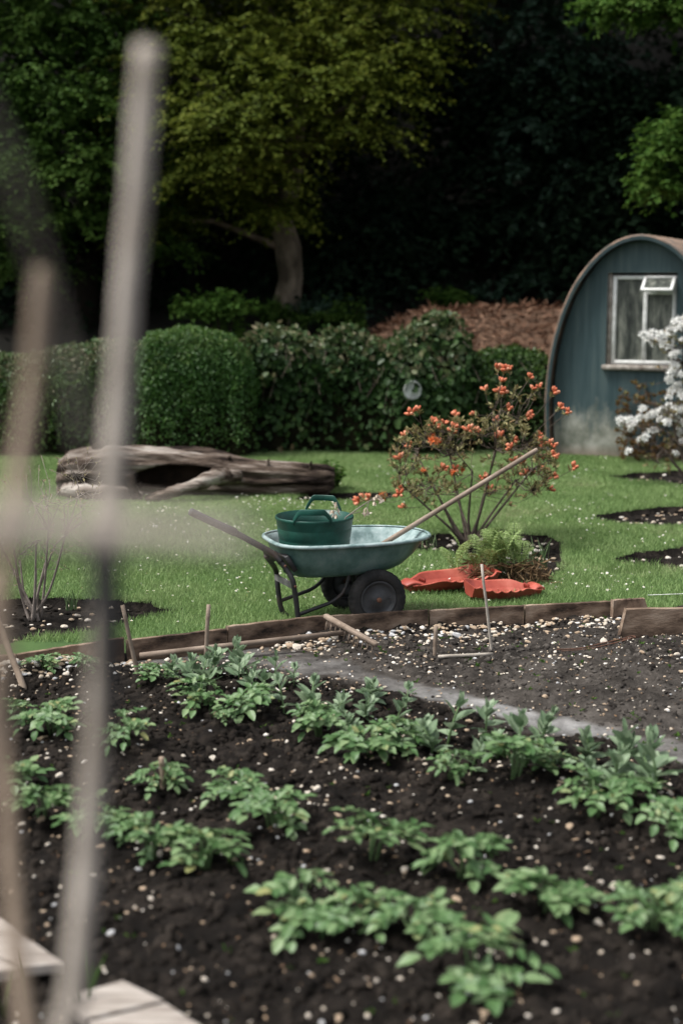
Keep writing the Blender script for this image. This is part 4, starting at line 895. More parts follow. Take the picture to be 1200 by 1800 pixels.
# daisies
M['petal'] = noise_mat('daisy_petal', [(.3, (.70, .70, .70)), (.7, (.84, .84, .84))], 30, .7, 0)
M['daisy_eye'] = noise_mat('daisy_eye', [(.3, (.55, .36, .03)), (.7, (.70, .48, .05))], 30, .8, 0)
def daisy_mesh(seed):
    rng = np.random.default_rng(seed); v, f, fm_ = [(0, 0, .0)], [], []; n = 12; r = .0105
    for k in range(n):
        a = 2 * math.pi * k / n; da = .22; b = len(v); up = rng.uniform(.000, .005)
        v += [(.003 * math.cos(a), .003 * math.sin(a), .001), (r * .8 * math.cos(a - da), r * .8 * math.sin(a - da), up), (r * math.cos(a), r * math.sin(a), up), (r * .8 * math.cos(a + da), r * .8 * math.sin(a + da), up)]; f.append((b, b + 1, b + 2, b + 3)); fm_.append(0)
    b = len(v); m_ = 8
    for k in range(m_): a = 2 * math.pi * k / m_; v.append((.0038 * math.cos(a), .0038 * math.sin(a), .002))
    v.append((0, 0, .004)); f += [(b + k, b + (k + 1) % m_, b + m_) for k in range(m_)]; fm_ += [1] * m_
    # stalk
    b = len(v); v += [(.0008, 0, 0), (-.0008, 0.0005, 0), (0, -.0008, 0), (.001, 0, -.04), (-.001, .0005, -.04), (0, -.001, -.04)]; f += [(b, b + 1, b + 4, b + 3), (b + 1, b + 2, b + 5, b + 4), (b + 2, b, b + 3, b + 5)]; fm_ += [2] * 3
    return np.array(v), f, fm_
DM = [daisy_mesh(k) for k in range(4)]; dme = []
for v, f, fm_ in DM:
    me = bpy.data.meshes.new('daisy'); me.from_pydata(v.tolist(), [], f); [me.materials.append(M[m]) for m in ('petal', 'daisy_eye', 'grass')]; me.polygons.foreach_set('material_index', fm_); dme.append(me)
spots = []
def dz(n, x0, x1, y0, y1):
    for _ in range(n):
        px = random.triangular(x0, x1); py = random.triangular(y0, y1); spots.append(gp(px, py, .03))
dz(90, 400, 650, 864, 900); dz(50, 180, 560, 905, 960); dz(105, 360, 620, 940, 1075); dz(45, 100, 430, 960, 1090); dz(45, 660, 900, 960, 1050); dz(50, 880, 1200, 1000, 1050); dz(55, 900, 1200, 860, 960); dz(30, 180, 420, 880, 910); dz(30, 620, 1180, 800, 870)
x, y = scatter(260, 8.4, 16.5, .3); spots += [Vector((a, b, .03)) for a, b in zip(x, y)]
spots = [p for p in spots if p.y > float(edge_y(p.x)) + .08 and bed_at(np.array([p.x]), np.array([p.y]))[0] == 0]; spots.sort(key=lambda p: p.y)
stv, stf, stm, ofs = [], [], [], 0
for q, p in enumerate(spots):
    zz = float(land(p.x, p.y)) + random.uniform(.03, .05); s = random.uniform(.55, 1.0); tl = (random.uniform(-.5, .35) + .3, random.uniform(-.4, .4), random.uniform(0, 6.28))
    if q < 280:
        o = bpy.data.objects.new('daisy', dme[q % 4]); COL.objects.link(o); o.location = (p.x, p.y, zz); o.rotation_euler = tl; o.scale = (s, s, s); tag(o, 'small white daisy flowering in the short lawn grass', 'daisy', 'daisies in the lawn')
    else:
        v, f, fm_ = DM[q % 4]; rm = np.array(Matrix.Rotation(tl[0], 3, 'X')); v2 = v @ rm.T * s + np.array([p.x, p.y, zz]); stv.append(v2); stf += [tuple(i + ofs for i in t) for t in f]; stm += fm_; ofs += len(v)
o = MB(); o.v = [tuple(r) for r in np.concatenate(stv)]; o.f = stf
tag(link_mesh('daisies', o.v, o.f, [M['petal'], M['daisy_eye'], M['grass']], fmat=stm, smooth=False), kind='stuff')

# ================================================================== VEGETABLES
M['potato'] = leaf_mat('potato_leaf', [(0, (0.050, 0.115, 0.034)), (.5, (0.110, 0.198, 0.074)), (.93, (0.200, 0.285, 0.135)), (1, (0.30, 0.30, 0.12))], .45, .3, .4)
M['bean'] = leaf_mat('bean_leaf', [(0, (0.120, 0.190, 0.105)), (.5, (0.190, 0.270, 0.155)), (1, (0.280, 0.355, 0.230))], .5, .3, .35)
M['veg_stem'] = noise_mat('green_stem', [(.3, (.06, .11, .04)), (.7, (.11, .17, .07))], 20, .6, 0)
def big_leaf(p, ax, nr, L, Wd, fold=.18, curl=.25, wav=.1, nl=7, rng=random):
    """one broad leaf: grid along a curling midrib"""
    ax = ax.normalized(); sd = nr.cross(ax).normalized(); nr = ax.cross(sd).normalized(); v, f = [], []; ph = rng.uniform(0, 6.28)
    for i in range(nl + 1):
        t = i / nl; w = Wd * .5 * (math.sin(math.pi * min(1, t ** .8 * .97 + .015)) ** .75); c = p + ax * (L * t * (1 - .12 * curl * t)) - nr * (curl * L * t * t * .6)
        for s in (-1, -.5, 0, .5, 1): v.append(c + sd * (w * s) + nr * (fold * w * s * s * 1.6 + wav * w * math.sin(t * 9 + ph + s * 1.5) * abs(s)))
    for i in range(nl):
        for j in range(4): a = i * 5 + j; f.append((a, a + 1, a + 6, a + 5))
    return v, f
def potato_proto(seed):
    rnd = random.Random(seed); root = empty('potato_plant', (0, 0, 0)); st, lf = MB(), MB(); Z = Vector((0, 0, 1))
    nst = rnd.randint(5, 7)
    for k in range(nst):
        a = 6.28 * k / nst + rnd.uniform(-.4, .4); d = Vector((math.cos(a), math.sin(a), 0)); h = rnd.uniform(.06, .13)
        top = d * rnd.uniform(.02, .055) + Z * h; st.tube([Vector((0, 0, -.05)) + d * .01, d * .02 + Z * h * .5, top], [.005, .004, .0035], 5)
        for q in range(rnd.randint(3, 4)):
            a2 = a + rnd.uniform(-1.1, 1.1); dd = Vector((math.cos(a2), math.sin(a2), rnd.uniform(-.05, .75))).normalized(); RL = rnd.uniform(.07, .125)
            rach = [top + dd * RL * t - Z * (RL * .45 * t * t) for t in (0, .33, .66, 1)]; st.tube(rach, [.0026, .0022, .0018, .0012], 4)
            side = dd.cross(Z).normalized()
            for t, ll in ((.28, .026), (.50, .034), (.76, .042)):
                c = top + dd * RL * t - Z * (RL * .45 * t * t)
                for s in (-1, 1):
                    ax = (side * s + dd * rnd.uniform(.3, .7) + Z * rnd.uniform(-.35, .15)); lf.add(*big_leaf(c, ax, Z + dd * .2 + side * s * -.25 + Vector((rnd.uniform(-.25, .25), rnd.uniform(-.25, .25), 0)), ll * rnd.uniform(.8, 1.25), ll * .64, .2, rnd.uniform(.1, .5), .12, 6, rnd))
            c = rach[-1]; lf.add(*big_leaf(c - dd * .004, dd - Z * rnd.uniform(.15, .6), Z + dd * .5,   .056 * rnd.uniform(.8, 1.25), .036, .2, rnd.uniform(.1, .5), .12, 7, rnd))
        for q in range(3):
            a2 = rnd.uniform(0, 6.28); ax = Vector((math.cos(a2), math.sin(a2), rnd.uniform(.5, 1.3))); lf.add(*big_leaf(top, ax, Z - ax * .3, .045, .026, .25, .2, .15, 5, rnd))
    st.build('stems', M['veg_stem'], root); lf.build('foliage', M['potato'], root); return root
def bean_proto(seed):
    rnd = random.Random(seed); root = empty('broad_bean_plant', (0, 0, 0)); st, lf = MB(), MB(); Z = Vector((0, 0, 1))
    for k in range(rnd.randint(1, 2)):
        H = rnd.uniform(.13, .19) * (1 if k == 0 else .7); lean = Vector((rnd.uniform(-.05, .05), rnd.uniform(-.04, .04), 0)); o = Vector((rnd.uniform(-.02, .02) * k, rnd.uniform(-.02, .02) * k, 0)); c = lambda t: o + lean * t * t + Z * (H * t)
        st.tube([c(-.25), c(.3), c(.65), c(1)], [.0055, .005, .0045, .003], 6); a = rnd.uniform(0, 6.28)
        for q in range(5):
            t = .24 + .155 * q; a += math.pi * .5 * rnd.uniform(.75, 1.25) if q % 2 == 0 else math.pi
            d = Vector((math.cos(a), math.sin(a), 0)); up = .15 + q * .32 + rnd.uniform(-.2, .2); L = (.074 + .018 * math.sin(q * .6 + 1)) * rnd.uniform(.85, 1.2)
            ax = d + Z * up
            for s in (-1, 1):
                ax2 = Matrix.Rotation(s * .45, 3, 'Z') @ ax; lf.add(*big_leaf(c(t) + d * .008, ax2, Z - ax.normalized() * .2 - d * .35 + Vector((0, 0, .2)), L, L * .58, .2, rnd.uniform(-.05, .3), .05, 6, rnd))
        for q in range(5):
            a2 = rnd.uniform(0, 6.28); ax = Vector((math.cos(a2) * .4, math.sin(a2) * .4, 1)); lf.add(*big_leaf(c(.97), ax, -Vector((math.cos(a2), math.sin(a2), -.2)), .05 * rnd.uniform(.7, 1.1), .023, .3, -.1, .05, 5, rnd))
    st.build('stems', M['veg_stem'], root); lf.build('foliage', M['bean'], root); return root
def plant_all(proto_fn, nproto, spots_, group, cat, seed):
    protos = [proto_fn(seed + k) for k in range(nproto)]; used = set()
    for i, (px, py, sc, lab) in enumerate(spots_):
        p = gp(px, py, BZ); p.z = float(soil_z(p.x, p.y)) - .005; k = i % nproto; sc *= .86 if cat == 'potato plant' else .88; nu = (random.uniform(.88, 1.12), random.uniform(.88, 1.12), random.uniform(.8, 1.25)); rz = random.uniform(0, 6.28); tl = (random.uniform(-.22, .22), random.uniform(-.22, .22))
        if k not in used:
            used.add(k); o = protos[k]; o.location = p; o.rotation_euler = (*tl, rz); 
        else: o = dup(protos[k], p, rz, sc, tilt=tl)
        o.scale = [sc * q_ for q_ in nu]; tag(o, lab, cat, group)
plant_all(potato_proto, 12, POTATO, G_POT, 'potato plant', 40)
plant_all(bean_proto, 10, BEAN, G_BEAN, 'bean seedling', 80)
# tiny weeds sprouting on the soil
parts = []; 
for _ in range(420):
    px = random.uniform(60, 1250); py = random.choice((random.uniform(1095, 1300), random.uniform(1095, 1160), random.uniform(1100, 1800))); p = gp(px, py, BZ)
    if p.y > float(edge_y(p.x)) - .03: continue
    p.z = float(soil_z(p.x, p.y)); n = random.randint(3, 8); A = RNG.normal(size=(n, 3)); A[:, 2] = RNG.uniform(.3, 1.5, n); s = random.uniform(.010, .026)
    parts.append(leaves(np.tile(np.array(p), (n, 1)) + RNG.normal(scale=.006, size=(n, 3)) * np.array([1, 1, 0]), A, rdir(n) + np.array([0, 0, .8]), s * RNG.uniform(.6, 1.3, n), s * .35, .2, .1))
tag(obj_leaves('weeds', M['lf_bright'], parts), kind='stuff')
for k, (px, py) in enumerate(((8, 1790), (50, 1760), (158, 1765), (150, 1800))):
    p = gp(px, py, BZ); root = empty('onion_shoot', p, ('pair of onion leaves at the bottom left corner under the bleached plank', 'thin onion leaves in front of the left bleached plank, beside the brown stick', 'tall onion leaf between the two bleached planks', 'short onion leaf next to the tall one between the bleached planks')[k], 'onion', 'onion shoots at the front of the bed'); b = MB()
    for q in range(3):
        d = Vector((random.uniform(-.05, .05), random.uniform(-.05, .05), random.uniform(.12, .2))); b.tube([p, p + d * .5 + Vector((0, 0, .02)), p + d], [.005, .004, .001], 6)
    b.build('leaves', M['lf_bright'], root)

# ================================================================== THE WHEELBARROW
M['tub_in'] = M['tub'] = noise_mat('worn_green_tub', [(.38, (.042, .092, .080)), (.5, (.078, .145, .130)), (.64, (.140, .205, .188))], 5, .45, .12, 70, spec=.4)
M['tub_rim'] = noise_mat('lit_green_rim', [(.38, (.13, .195, .19)), (.5, (.23, .305, .30)), (.64, (.33, .40, .395))], 12, .5, .12, 60)  # paler than the tub: brightness of lit rim and lining painted in
M['frame'] = noise_mat('worn_black_tube', [(.36, (.013, .013, .014)), (.56, (.024, .023, .024)), (.68, (.065, .044, .034))], 7, .5, .2, 40, spec=.4)
M['grip'] = noise_mat('black_rubber_grip', [(.3, (.020, .020, .022)), (.7, (.060, .060, .066))], 9, .55, .3, 60)
M['tyre'] = noise_mat('dusty_tyre', [(.36, (.012, .012, .012)), (.64, (.036, .034, .032))], 9, .8, .4, 60, spec=.25)
M['disc'] = noise_mat('black_wheel_disc', [(.36, (.022, .0225, .024)), (.64, (.058, .059, .061))], 9, .5, .15, 50, spec=.4)
M['rust_red'] = noise_mat('hub_rust', [(.3, (.06, .028, .018)), (.7, (.17, .085, .055))], 20, .9, .4)
M['steel'] = noise_mat('grey_flat_steel', [(.3, (.07, .068, .068)), (.7, (.16, .155, .15))], 12, .6, .2)
BA = R(19); c0, s0 = math.cos(BA), math.sin(BA)
near = gp(662, 1103); TRK = .27
BO = Vector((near.x - s0 * TRK, near.y + c0 * TRK, 0))
BARROW = empty('wheelbarrow', BO, 'green two-wheeled wheelbarrow with a pale rim and black tube frame, parked behind the edging boards', 'wheelbarrow', rz=BA)
def b_loc(px, py, c):
    """photo pixel -> barrow frame, on the upright plane local y = c"""
    d = ray(px, py); o = Vector((0, 0, CAM_H)) - BO; ly = -s0 * o.x + c0 * o.y; ld = -s0 * d.x + c0 * d.y; t = (c - ly) / ld; p = o + d * t
    return Vector((c0 * p.x + s0 * p.y, c, p.z))
def b_world(p): return Vector((BO.x + c0 * p[0] - s0 * p[1], BO.y + s0 * p[0] + c0 * p[1], p[2]))
HW = .33
pb_, pf_ = b_loc(505, 964, -HW + .04), b_loc(742, 942, -HW + .2)
RZ = .5 * (pb_.z + pf_.z); RZ0, RZ1 = pb_.z, pf_.z
XB, XF = pb_.x - .02, b_loc(747, 937, -.02).x
bb, bf_ = b_loc(526, 1006, -.2), b_loc(688, 1004, -.2); FZ = .5 * (bb.z + bf_.z) - .03
def outline(x0, x1, hw, n=72):
    pts = []; xm = x0 + (x1 - x0) * .45
    for k in range(n):
        a = 2 * math.pi * k / n; c, s = math.cos(a), math.sin(a)
        if c >= 0: e = 2.35; X_ = xm + (x1 - xm) * abs(c) ** (2 / e)
        else: e = 3.6; X_ = xm - (xm - x0) * abs(c) ** (2 / e)
        pts.append((X_, hw * math.copysign(abs(s) ** (2 / e), s)))
    return pts
TUBP = [(1.0, 0), (.985, .012), (.945, .18), (.86, .52), (.76, .80), (.68, .92), (.60, .98), (.48, 1.0), (.3, 1.0)]      # kept share of rim outline, depth share
def tub_mesh(inset=0.0):
    b = MB(); n = 72; rings = []
    for (k, d) in TUBP:
        x0 = XB + (bb.x - .0 - XB) * (1 - k) / .40 if k > .6 else bb.x - .0 + (.6 - k) * .35
        x1 = XF + (bf_.x + .02 - XF) * (1 - k) / .40 if k > .6 else bf_.x + .02 - (.6 - k) * .35
        hw = HW * (1 - (1 - k) * .95)
        o = outline(x0 + inset, x1 - inset, hw - inset, n); rings.append([(x, y, (RZ0 + (RZ1 - RZ0) * (x - XB) / (XF - XB)) * (1 - d) + FZ * d + (inset if d > .9 else 0)) for x, y in o])
    for r in rings: b.v += r
    for i in range(len(rings) - 1):
        for j in range(n): b.f.append((i * n + j, (i + 1) * n + j, (i + 1) * n + (j + 1) % n, i * n + (j + 1) % n))
    b.f.append(tuple((len(rings) - 1) * n + j for j in range(n))); return b, rings[0]
tb_, rim = tub_mesh(0.0); tub = tb_.build('tub', M['tub'], BARROW); ti, _ = tub_mesh(.007); ti.f = [tuple(reversed(q)) for q in ti.f]; ti.build('tub_lining', M['tub_rim'], BARROW)
b = MB(); ring = [Vector(p) + Vector((0, 0, .002)) for p in rim]; k = len(ring)
for i, p in enumerate(ring):
    t = (ring[(i + 1) % k] - ring[i - 1]).normalized(); o_ = t.cross(Vector((0, 0, 1)))
    for (u_, w_) in ((-.004, .000), (-.002, .008), (.006, .010), (.017, .006), (.021, -.003), (.017, -.012), (.010, -.012), (.012, -.002)): b.v.append(tuple(p + o_ * u_ + Vector((0, 0, w_))))
for i in range(k):
    for j in range(8): b.f.append((i * 8 + j, i * 8 + (j + 1) % 8, ((i + 1) % k) * 8 + (j + 1) % 8, ((i + 1) % k) * 8 + j))
b.build('rim', M['tub_rim'], BARROW)
# soil dust left in the tub
def spline(pts, per=6):
    P_ = [Vector(p) for p in pts]; out = []
    for i in range(len(P_) - 1):
        a, b_, c, d = P_[max(i - 1, 0)], P_[i], P_[i + 1], P_[min(i + 2, len(P_) - 1)]
        for k in range(per):
            t = k / per; out.append(.5 * ((2 * b_) + (c - a) * t + (2 * a - 5 * b_ + 4 * c - d) * t * t + (3 * b_ - a - 3 * c + d) * t ** 3))
    return out + [P_[-1]]
CN, CFAR, CH = -.23, .20, -.17
# handle and legs
h0, h1, h2 = b_loc(334, 899, CH), b_loc(405, 932, CH), b_loc(474, 969, CH)
nl = [b_loc(455, 959, CH), b_loc(478, 972, CH), b_loc(494, 988, -.19), b_loc(505, 1003, -.21), b_loc(514, 1020, CN), b_loc(518, 1040, CN), b_loc(522, 1070, CN), b_loc(526, 1100, CN)]
nl[-1].z = .004
b = MB(); b.tube(spline([h0.lerp(h1, .6), h1, nl[0], nl[1], nl[2]], 5), .0195, 12); b.build('handle', M['frame'], BARROW)
b = MB(); d_h = (h1 - h0).normalized(); b.tube([h0 - d_h * .004, h0, h0 + d_h * .012, h0.lerp(h1, .3), h0.lerp(h1, .72), h1 + d_h * .03, h1 + d_h * .04], [.013, .021, .024, .023, .024, .026, .0205], 14)
g_ = b.build('grip', M['grip'], BARROW)
b = MB(); b.tube(spline(nl[1:], 5), .0165, 12); b.build('leg', M['frame'], BARROW)
fl = [b_loc(468, 978, -.1), b_loc(476, 988, .05), b_loc(485, 1003, CFAR), b_loc(488, 1030, CFAR), b_loc(492, 1060, CFAR), b_loc(498, 1077, CFAR), b_loc(510, 1085, CFAR)]
b = MB(); b.tube(spline(fl, 5), .0165, 12); b.build('leg', M['frame'], BARROW)
gq = [b_loc(460, 962, -.14), b_loc(494, 986, -.14), b_loc(486, 984, -.11), b_loc(476, 992, -.05), b_loc(467, 984, -.05)]
b = MB(); v0 = [p + Vector((0, -.004, 0)) for p in gq]; v1 = [p + Vector((0, .004, 0)) for p in gq]; m_ = len(gq)
b.add(v0 + v1, [tuple(range(m_)), tuple(reversed(range(m_, 2 * m_)))] + [(j, m_ + j, m_ + (j + 1) % m_, (j + 1) % m_) for j in range(m_)]); b.build('gusset', M['frame'], BARROW, smooth=False)
# bracket between handle tube and tub end
b = MB(); p0, p1 = b_loc(494, 972, -.12), b_loc(510, 998, -.12); dd = (p1 - p0); b.box((p0 + p1) / 2, .028, .24, dd.length, Matrix.Rotation(math.atan2(dd.x, dd.z), 3, 'Y'), .003); b.build('bracket', M['frame'], BARROW)
b = MB(); p0, p1 = b_loc(487, 1014, CFAR - .02), b_loc(519, 1031, CN + .0); dirv = (p1 - p0); mid = (p0 + p1) / 2
up = Vector((0, 0, 1)); q0 = [p0 + up * .017, p1 + up * .017, p1 - up * .017, p0 - up * .017]; off_ = Vector((-.018, 0, 0)); b.add(q0 + [p + off_ for p in q0], [(0, 1, 2, 3), (7, 6, 5, 4), (0, 4, 5, 1), (1, 5, 6, 2), (2, 6, 7, 3), (3, 7, 4, 0)]); b.build('brace', M['steel'], BARROW, smooth=False)
for (px, py, c) in ((519, 1031, CN - .017), (501, 995, -.21), (489, 1012, CFAR - .02)):
    b = MB(); p = b_loc(px, py, c); b.tube([p + Vector((0, .01, 0)), p + Vector((0, -.008, 0)), p + Vector((0, -.010, 0))], [.009, .009, .004], 6); b.build('bolt', M['rust_red'], BARROW)
# strut from the foot of the leg to the axle, each side
for c in (CN + .03, CFAR):
    pts_ = [b_loc(528, 1082, CN) , b_loc(560, 1070, CN), b_loc(585, 1060, CN), b_loc(603, 1046, CN), b_loc(612, 1030, CN), b_loc(616, 1010, CN)]
    for p in pts_: p.y = c
    pts_ = [pts_[0] + (pts_[0] - pts_[1]) * .02] + pts_; b = MB(); b.tube(spline(pts_, 5), .012, 10); b.build('strut', M['frame'], BARROW)
AXZ, WR = .182, .182
b = MB(); b.tube([(0, -TRK - .03, AXZ), (0, TRK + .03, AXZ)], .011, 10); b.build('axle', M['frame'], BARROW)
for s in (-1, 1):
    b = MB(); b.tube([(0, s * .14, AXZ), (-.01, s * .13, AXZ + .08), (-.02, s * .12, FZ + .004)], [.016, .016, .016], 8); b.build('axle_bracket', M['frame'], BARROW)
for s in (-1, 1):
    cy_ = s * TRK; prof_t = []; tw = .045; ri = .112
    for k in range(18):
        a = 2 * math.pi * k / 18; rr = (WR + ri) / 2 + (WR - ri) / 2 * math.copysign(abs(math.cos(a)) ** .75, math.cos(a)); prof_t.append((rr, tw * math.copysign(abs(math.sin(a)) ** .8, math.sin(a))))
    n = 128; b = MB()
    for (rr, h) in prof_t:
        for j in range(n):
            a = 2 * math.pi * j / n; lug = .0035 * ((j + (2 if h > 0 else 0)) % 4 < 2) * (1 if rr > WR - .026 else 0) ; b.v.append(((rr + lug) * math.cos(a), cy_ + h, AXZ + (rr + lug) * math.sin(a)))
    for i in range(18):
        for j in range(n): b.f.append((i * n + j, i * n + (j + 1) % n, ((i + 1) % 18) * n + (j + 1) % n, ((i + 1) % 18) * n + j))
    wh = empty('wheel', (0, 0, 0)); wh.parent = BARROW; ORIG[wh.name] = Vector((0, 0, 0))
    b.build('tyre', M['tyre'], wh)
    b = MB(); b.lathe([(.118, cy_ - s * .03), (.1185, cy_ + s * .030), (.112, cy_ + s * .036), (.104, cy_ + s * .030), (.097, cy_ + s * .018), (.088, cy_ + s * .014), (.06, cy_ + s * .022), (.035, cy_ + s * .030), (.028, cy_ + s * .036), (.0, cy_ + s * .037)], (0, 0, AXZ), 48, 'Y'); b.build('rim', M['disc'], wh)
    b = MB(); b.tube([(0, cy_ + s * .030, AXZ), (0, cy_ + s * .050, AXZ), (0, cy_ + s * .053, AXZ)], [.017, .016, .009], 10); b.build('hub', M['rust_red'], wh)
    b = MB(); b.tube([(.072, cy_ + s * .019, AXZ), (.082, cy_ + s * .030, AXZ + .004), (.086, cy_ + s * .034, AXZ + .005)], [.0035, .003, .003], 6); b.build('valve', M['steel'], wh)

# trug in the barrow
M['trug'] = noise_mat('dark_green_rubber', [(.36, (.004, .034, .024)), (.55, (.006, .056, .040)), (.68, (.012, .080, .060))], 5, .42, .08, 60, spec=.4)
tl_, tr_ = b_loc(487, 905, -.02), b_loc(617, 903, -.02); tc = (tl_ + tr_) / 2; TR0 = (tr_ - tl_).length / 2; wz = b_loc(551, 906, -.02).z; tz0 = FZ + .012
tcw = b_world((tc.x, -.02, tz0)); TRUG = empty('trug', tcw, 'dark green rubber trug with two handles, standing in the wheelbarrow tub', 'trug')
HT = wz - tz0
b = MB(); po = [(TR0 * .80, 0)] + [(TR0 * (.80 + .2 * t) + (.0035 if i % 2 else 0), HT * t) for i, t in enumerate(np.linspace(.02, .96, 21))]
po = [(TR0 * .80, 0)]
for t in [0.] + [g_ + q_ for g_ in (.2, .4, .6, .8) for q_ in (-.030, -.010, .010, .030)] + [.93, .95, .985, 1.0]:
    gr = any(abs(t - g_) < .02 for g_ in (.2, .4, .6, .8)); po.append((TR0 * (.82 + .18 * t) + (-.0025 if gr else 0) + (.004 if .94 <= t < 1 else 0), HT * t))
pi_ = [(TR0 * (.82 + .18 * t) - .005, max(HT * t, .006)) for t in (1.0, .8, .5, .2, 0)]
b.lathe([(.001, 0)] + po + pi_ + [(.001, .006)], tuple(tcw), 56); b.build('bucket', M['trug'], TRUG)
for s, an in ((-1, R(-92)), (1, R(76))):
    # strap handle: an arch rising from the rim, as wide as a hand
    b = MB(); n = 22; hwA = .40
    for i in range(n + 1):
        t = i / n; a = an + (t - .5) * 2 * hwA * 1.25; hm_ = .064 if s < 0 else .085; hgt2 = hm_ * min(1, (math.sin(math.pi * t) * 1.7)) ** .8 ; lean = (.010 if s < 0 else .05) * hgt2 / hm_
        r = TR0 + .002 + lean * (.3 if s < 0 else -.25); wv = .036; cz_ = tcw.z + HT + hgt2 - .008
        dr = Vector((math.cos(a), math.sin(a), 0)); c = Vector((tcw.x, tcw.y, cz_)) + dr * r
        for (o1, o2) in ((-.005, -.5), (.006, -.5), (.006, .5), (-.005, .5)): b.v.append(tuple(c + dr * o1 + Vector((0, 0, wv * o2 * 1.0))))
    for i in range(n):
        for j in range(4): b.f.append((i * 4 + j, i * 4 + (j + 1) % 4, i * 4 + 4 + (j + 1) % 4, i * 4 + 4 + j))
    b.f += [(3, 2, 1, 0), tuple(n * 4 + j for j in range(4))]; o = b.build('handle', M['trug'], TRUG); bevel(o, .003)
# prunings in the trug: stems with pale withered flowers
M['withered'] = leaf_mat('withered_petal', [(0, (.50, .36, .25)), (.5, (.66, .55, .44)), (1, (.74, .68, .60))], .7, .3, .2)
PR = empty('cut_flower_stem', tcw + Vector((.1, 0, .05)), 'cut stem with pale withered flowers leaning out of the green trug', 'cut flower stem')
Yt = tcw.y; b = MB(); b.tube([tcw + Vector((.02, .02, .02)), at(608, 909, Yt), at(630, 893, Yt - .02), at(650, 880, Yt - .03), at(668, 873, Yt - .03)], [.004, .004, .0035, .003, .002], 6)
b.tube([at(612, 906, Yt), at(622, 902, Yt), at(635, 899, Yt)], [.003, .0025, .002], 5); b.tube([at(648, 882, Yt - .03), at(645, 893, Yt - .03), at(644, 899, Yt - .03)], .002, 5); b.tube([at(585, 913, Yt), at(587, 900, Yt), at(590, 890, Yt)], .0025, 5)
b.build('stalk', M['pale_stem'], PR); parts = []
for px, py in ((585, 900), (596, 898), (588, 907), (590, 888), (643, 895), (647, 903), (641, 902), (658, 885), (657, 877), (667, 878), (672, 880), (664, 872)):
    p = np.array(at(px, py, Yt - .03)); n = 4; A = RNG.normal(scale=.4, size=(n, 3)) + np.array([0, 0, -1.0]); parts.append(leaves(np.tile(p, (n, 1)) + RNG.normal(scale=.006, size=(n, 3)) + np.array([0, 0, .012]), A, rdir(n) + np.array([0, -1, 0]), RNG.uniform(.022, .036, n), RNG.uniform(.012, .018, n), .2, .15)); obj_leaves('withered_flower', M['withered'], parts[-1:], PR)
# the long tool handle lying in the tub
Ys = b_world((.3, 0, 0)).y
p0, p1 = at(686, 948, Ys + .02), at(944, 790, Ys + .12); d = (p1 - p0).normalized(); p00 = p0 - d * ((p0.z - FZ - .03) / max(d.z, .1))
b = MB(); b.tube([p00, p0, p0.lerp(p1, .5), p1 - d * .01, p1], [.0165, .0165, .0160, .0155, .011], 14); tag(b.build('tool_handle', M['old_wood']), 'long round wooden tool handle sticking up out of the wheelbarrow tub', 'tool handle')

# ================================================================== RAKE, STICKS, SCOOPS, WIRE
RK = empty('wooden_rake', gp(607, 1113, 0), 'wooden hay rake lying on the soil with its head propped on the edging board', 'rake')
a0, a1 = gp(246, 1151, .02), gp(606, 1113, .05); a0.z = .015; a1.z = .055
b = MB(); b.tube([a0, a0.lerp(a1, .5), a1 + (a1 - a0).normalized() * .02], [.017, .0165, .015], 12); b.build('handle', M['old_wood'], RK)
hA, hB = gp(571, 1082, .135), gp(662, 1141, .0); hA.z = .135; hB.z = .025; dv_ = (hB - hA); hm = (hA + hB) / 2
ex = dv_.normalized(); ey_ = Vector((0, 0, 1)).cross(ex).normalized(); ez = ex.cross(ey_); RM = Matrix((ex, ey_, ez)).transposed()
b = MB(); b.box(hm, dv_.length, .034, .026, RM, .004); b.build('head', M['stake'], RK)
for k in range(11):
    p = hA.lerp(hB, .06 + .88 * k / 10); q_ = p - ez * .085 + ey_ * random.uniform(-.006, .006); q_.z = max(q_.z, -.055); b = MB(); b.tube([p - ez * .01, q_], [.0055, .004], 7); b.build('tooth', M['stake'], RK)
def stick(name, label, cat, pts_, r, mat, group=None, n=10):
    P_ = [Vector(p) for p in pts_]; r_ = r if isinstance(r, (list, tuple)) else [r] * len(P_); b = MB(); f_, rr = [], []
    for i in range(len(P_) - 1):
        for k in range(5):
            t = k / 5; w = (P_[i + 1] - P_[i]).length * .004; f_.append(P_[i].lerp(P_[i + 1], t) + Vector((random.uniform(-w, w), random.uniform(-w, w), 0))); rr.append((r_[i] * (1 - t) + r_[i + 1] * t) * random.uniform(.94, 1.06))
    f_.append(P_[-1]); rr.append(r_[-1]); b.tube(f_, rr, n, jit=.06); return tag(b.build(name, mat), label, cat, group)
def upright(px, py_top, px_foot, py_foot, r, mat, label, name='stick', cat='stick'):
    f = gp(px_foot, py_foot, BZ); f.z = float(soil_z(f.x, f.y)); t = at(px, py_top, f.y); return stick(name, label, cat, [f - Vector((0, 0, .06)), f, t], r, mat)
upright(216, 1064, 242, 1198, .011, M['stake'], 'thin leaning stick with a bent top at the far left end of the rake handle')
upright(367, 1063, 361, 1172, .0115, M['stake'], 'upright stick with a dark tip standing in front of the rake handle')
upright(766, 1101, 764, 1147, .013, M['stake'], 'short stubby stick pushed into the soil at the end of the lying stick')
upright(846, 992, 863, 1141, [.009, .009, .008], M['cane'], 'thin pale cane leaning in front of the red scoops')
upright(284, 1331, 287, 1398, .012, M['brown_cane'], 'short orange-brown peg standing among the potato plants', 'peg', 'peg')
p0, p1 = gp(770, 1147, .0), gp(865, 1140, .0); p0.z = float(soil_z(p0.x, p0.y)) + .014; p1.z = float(soil_z(p1.x, p1.y)) + .016
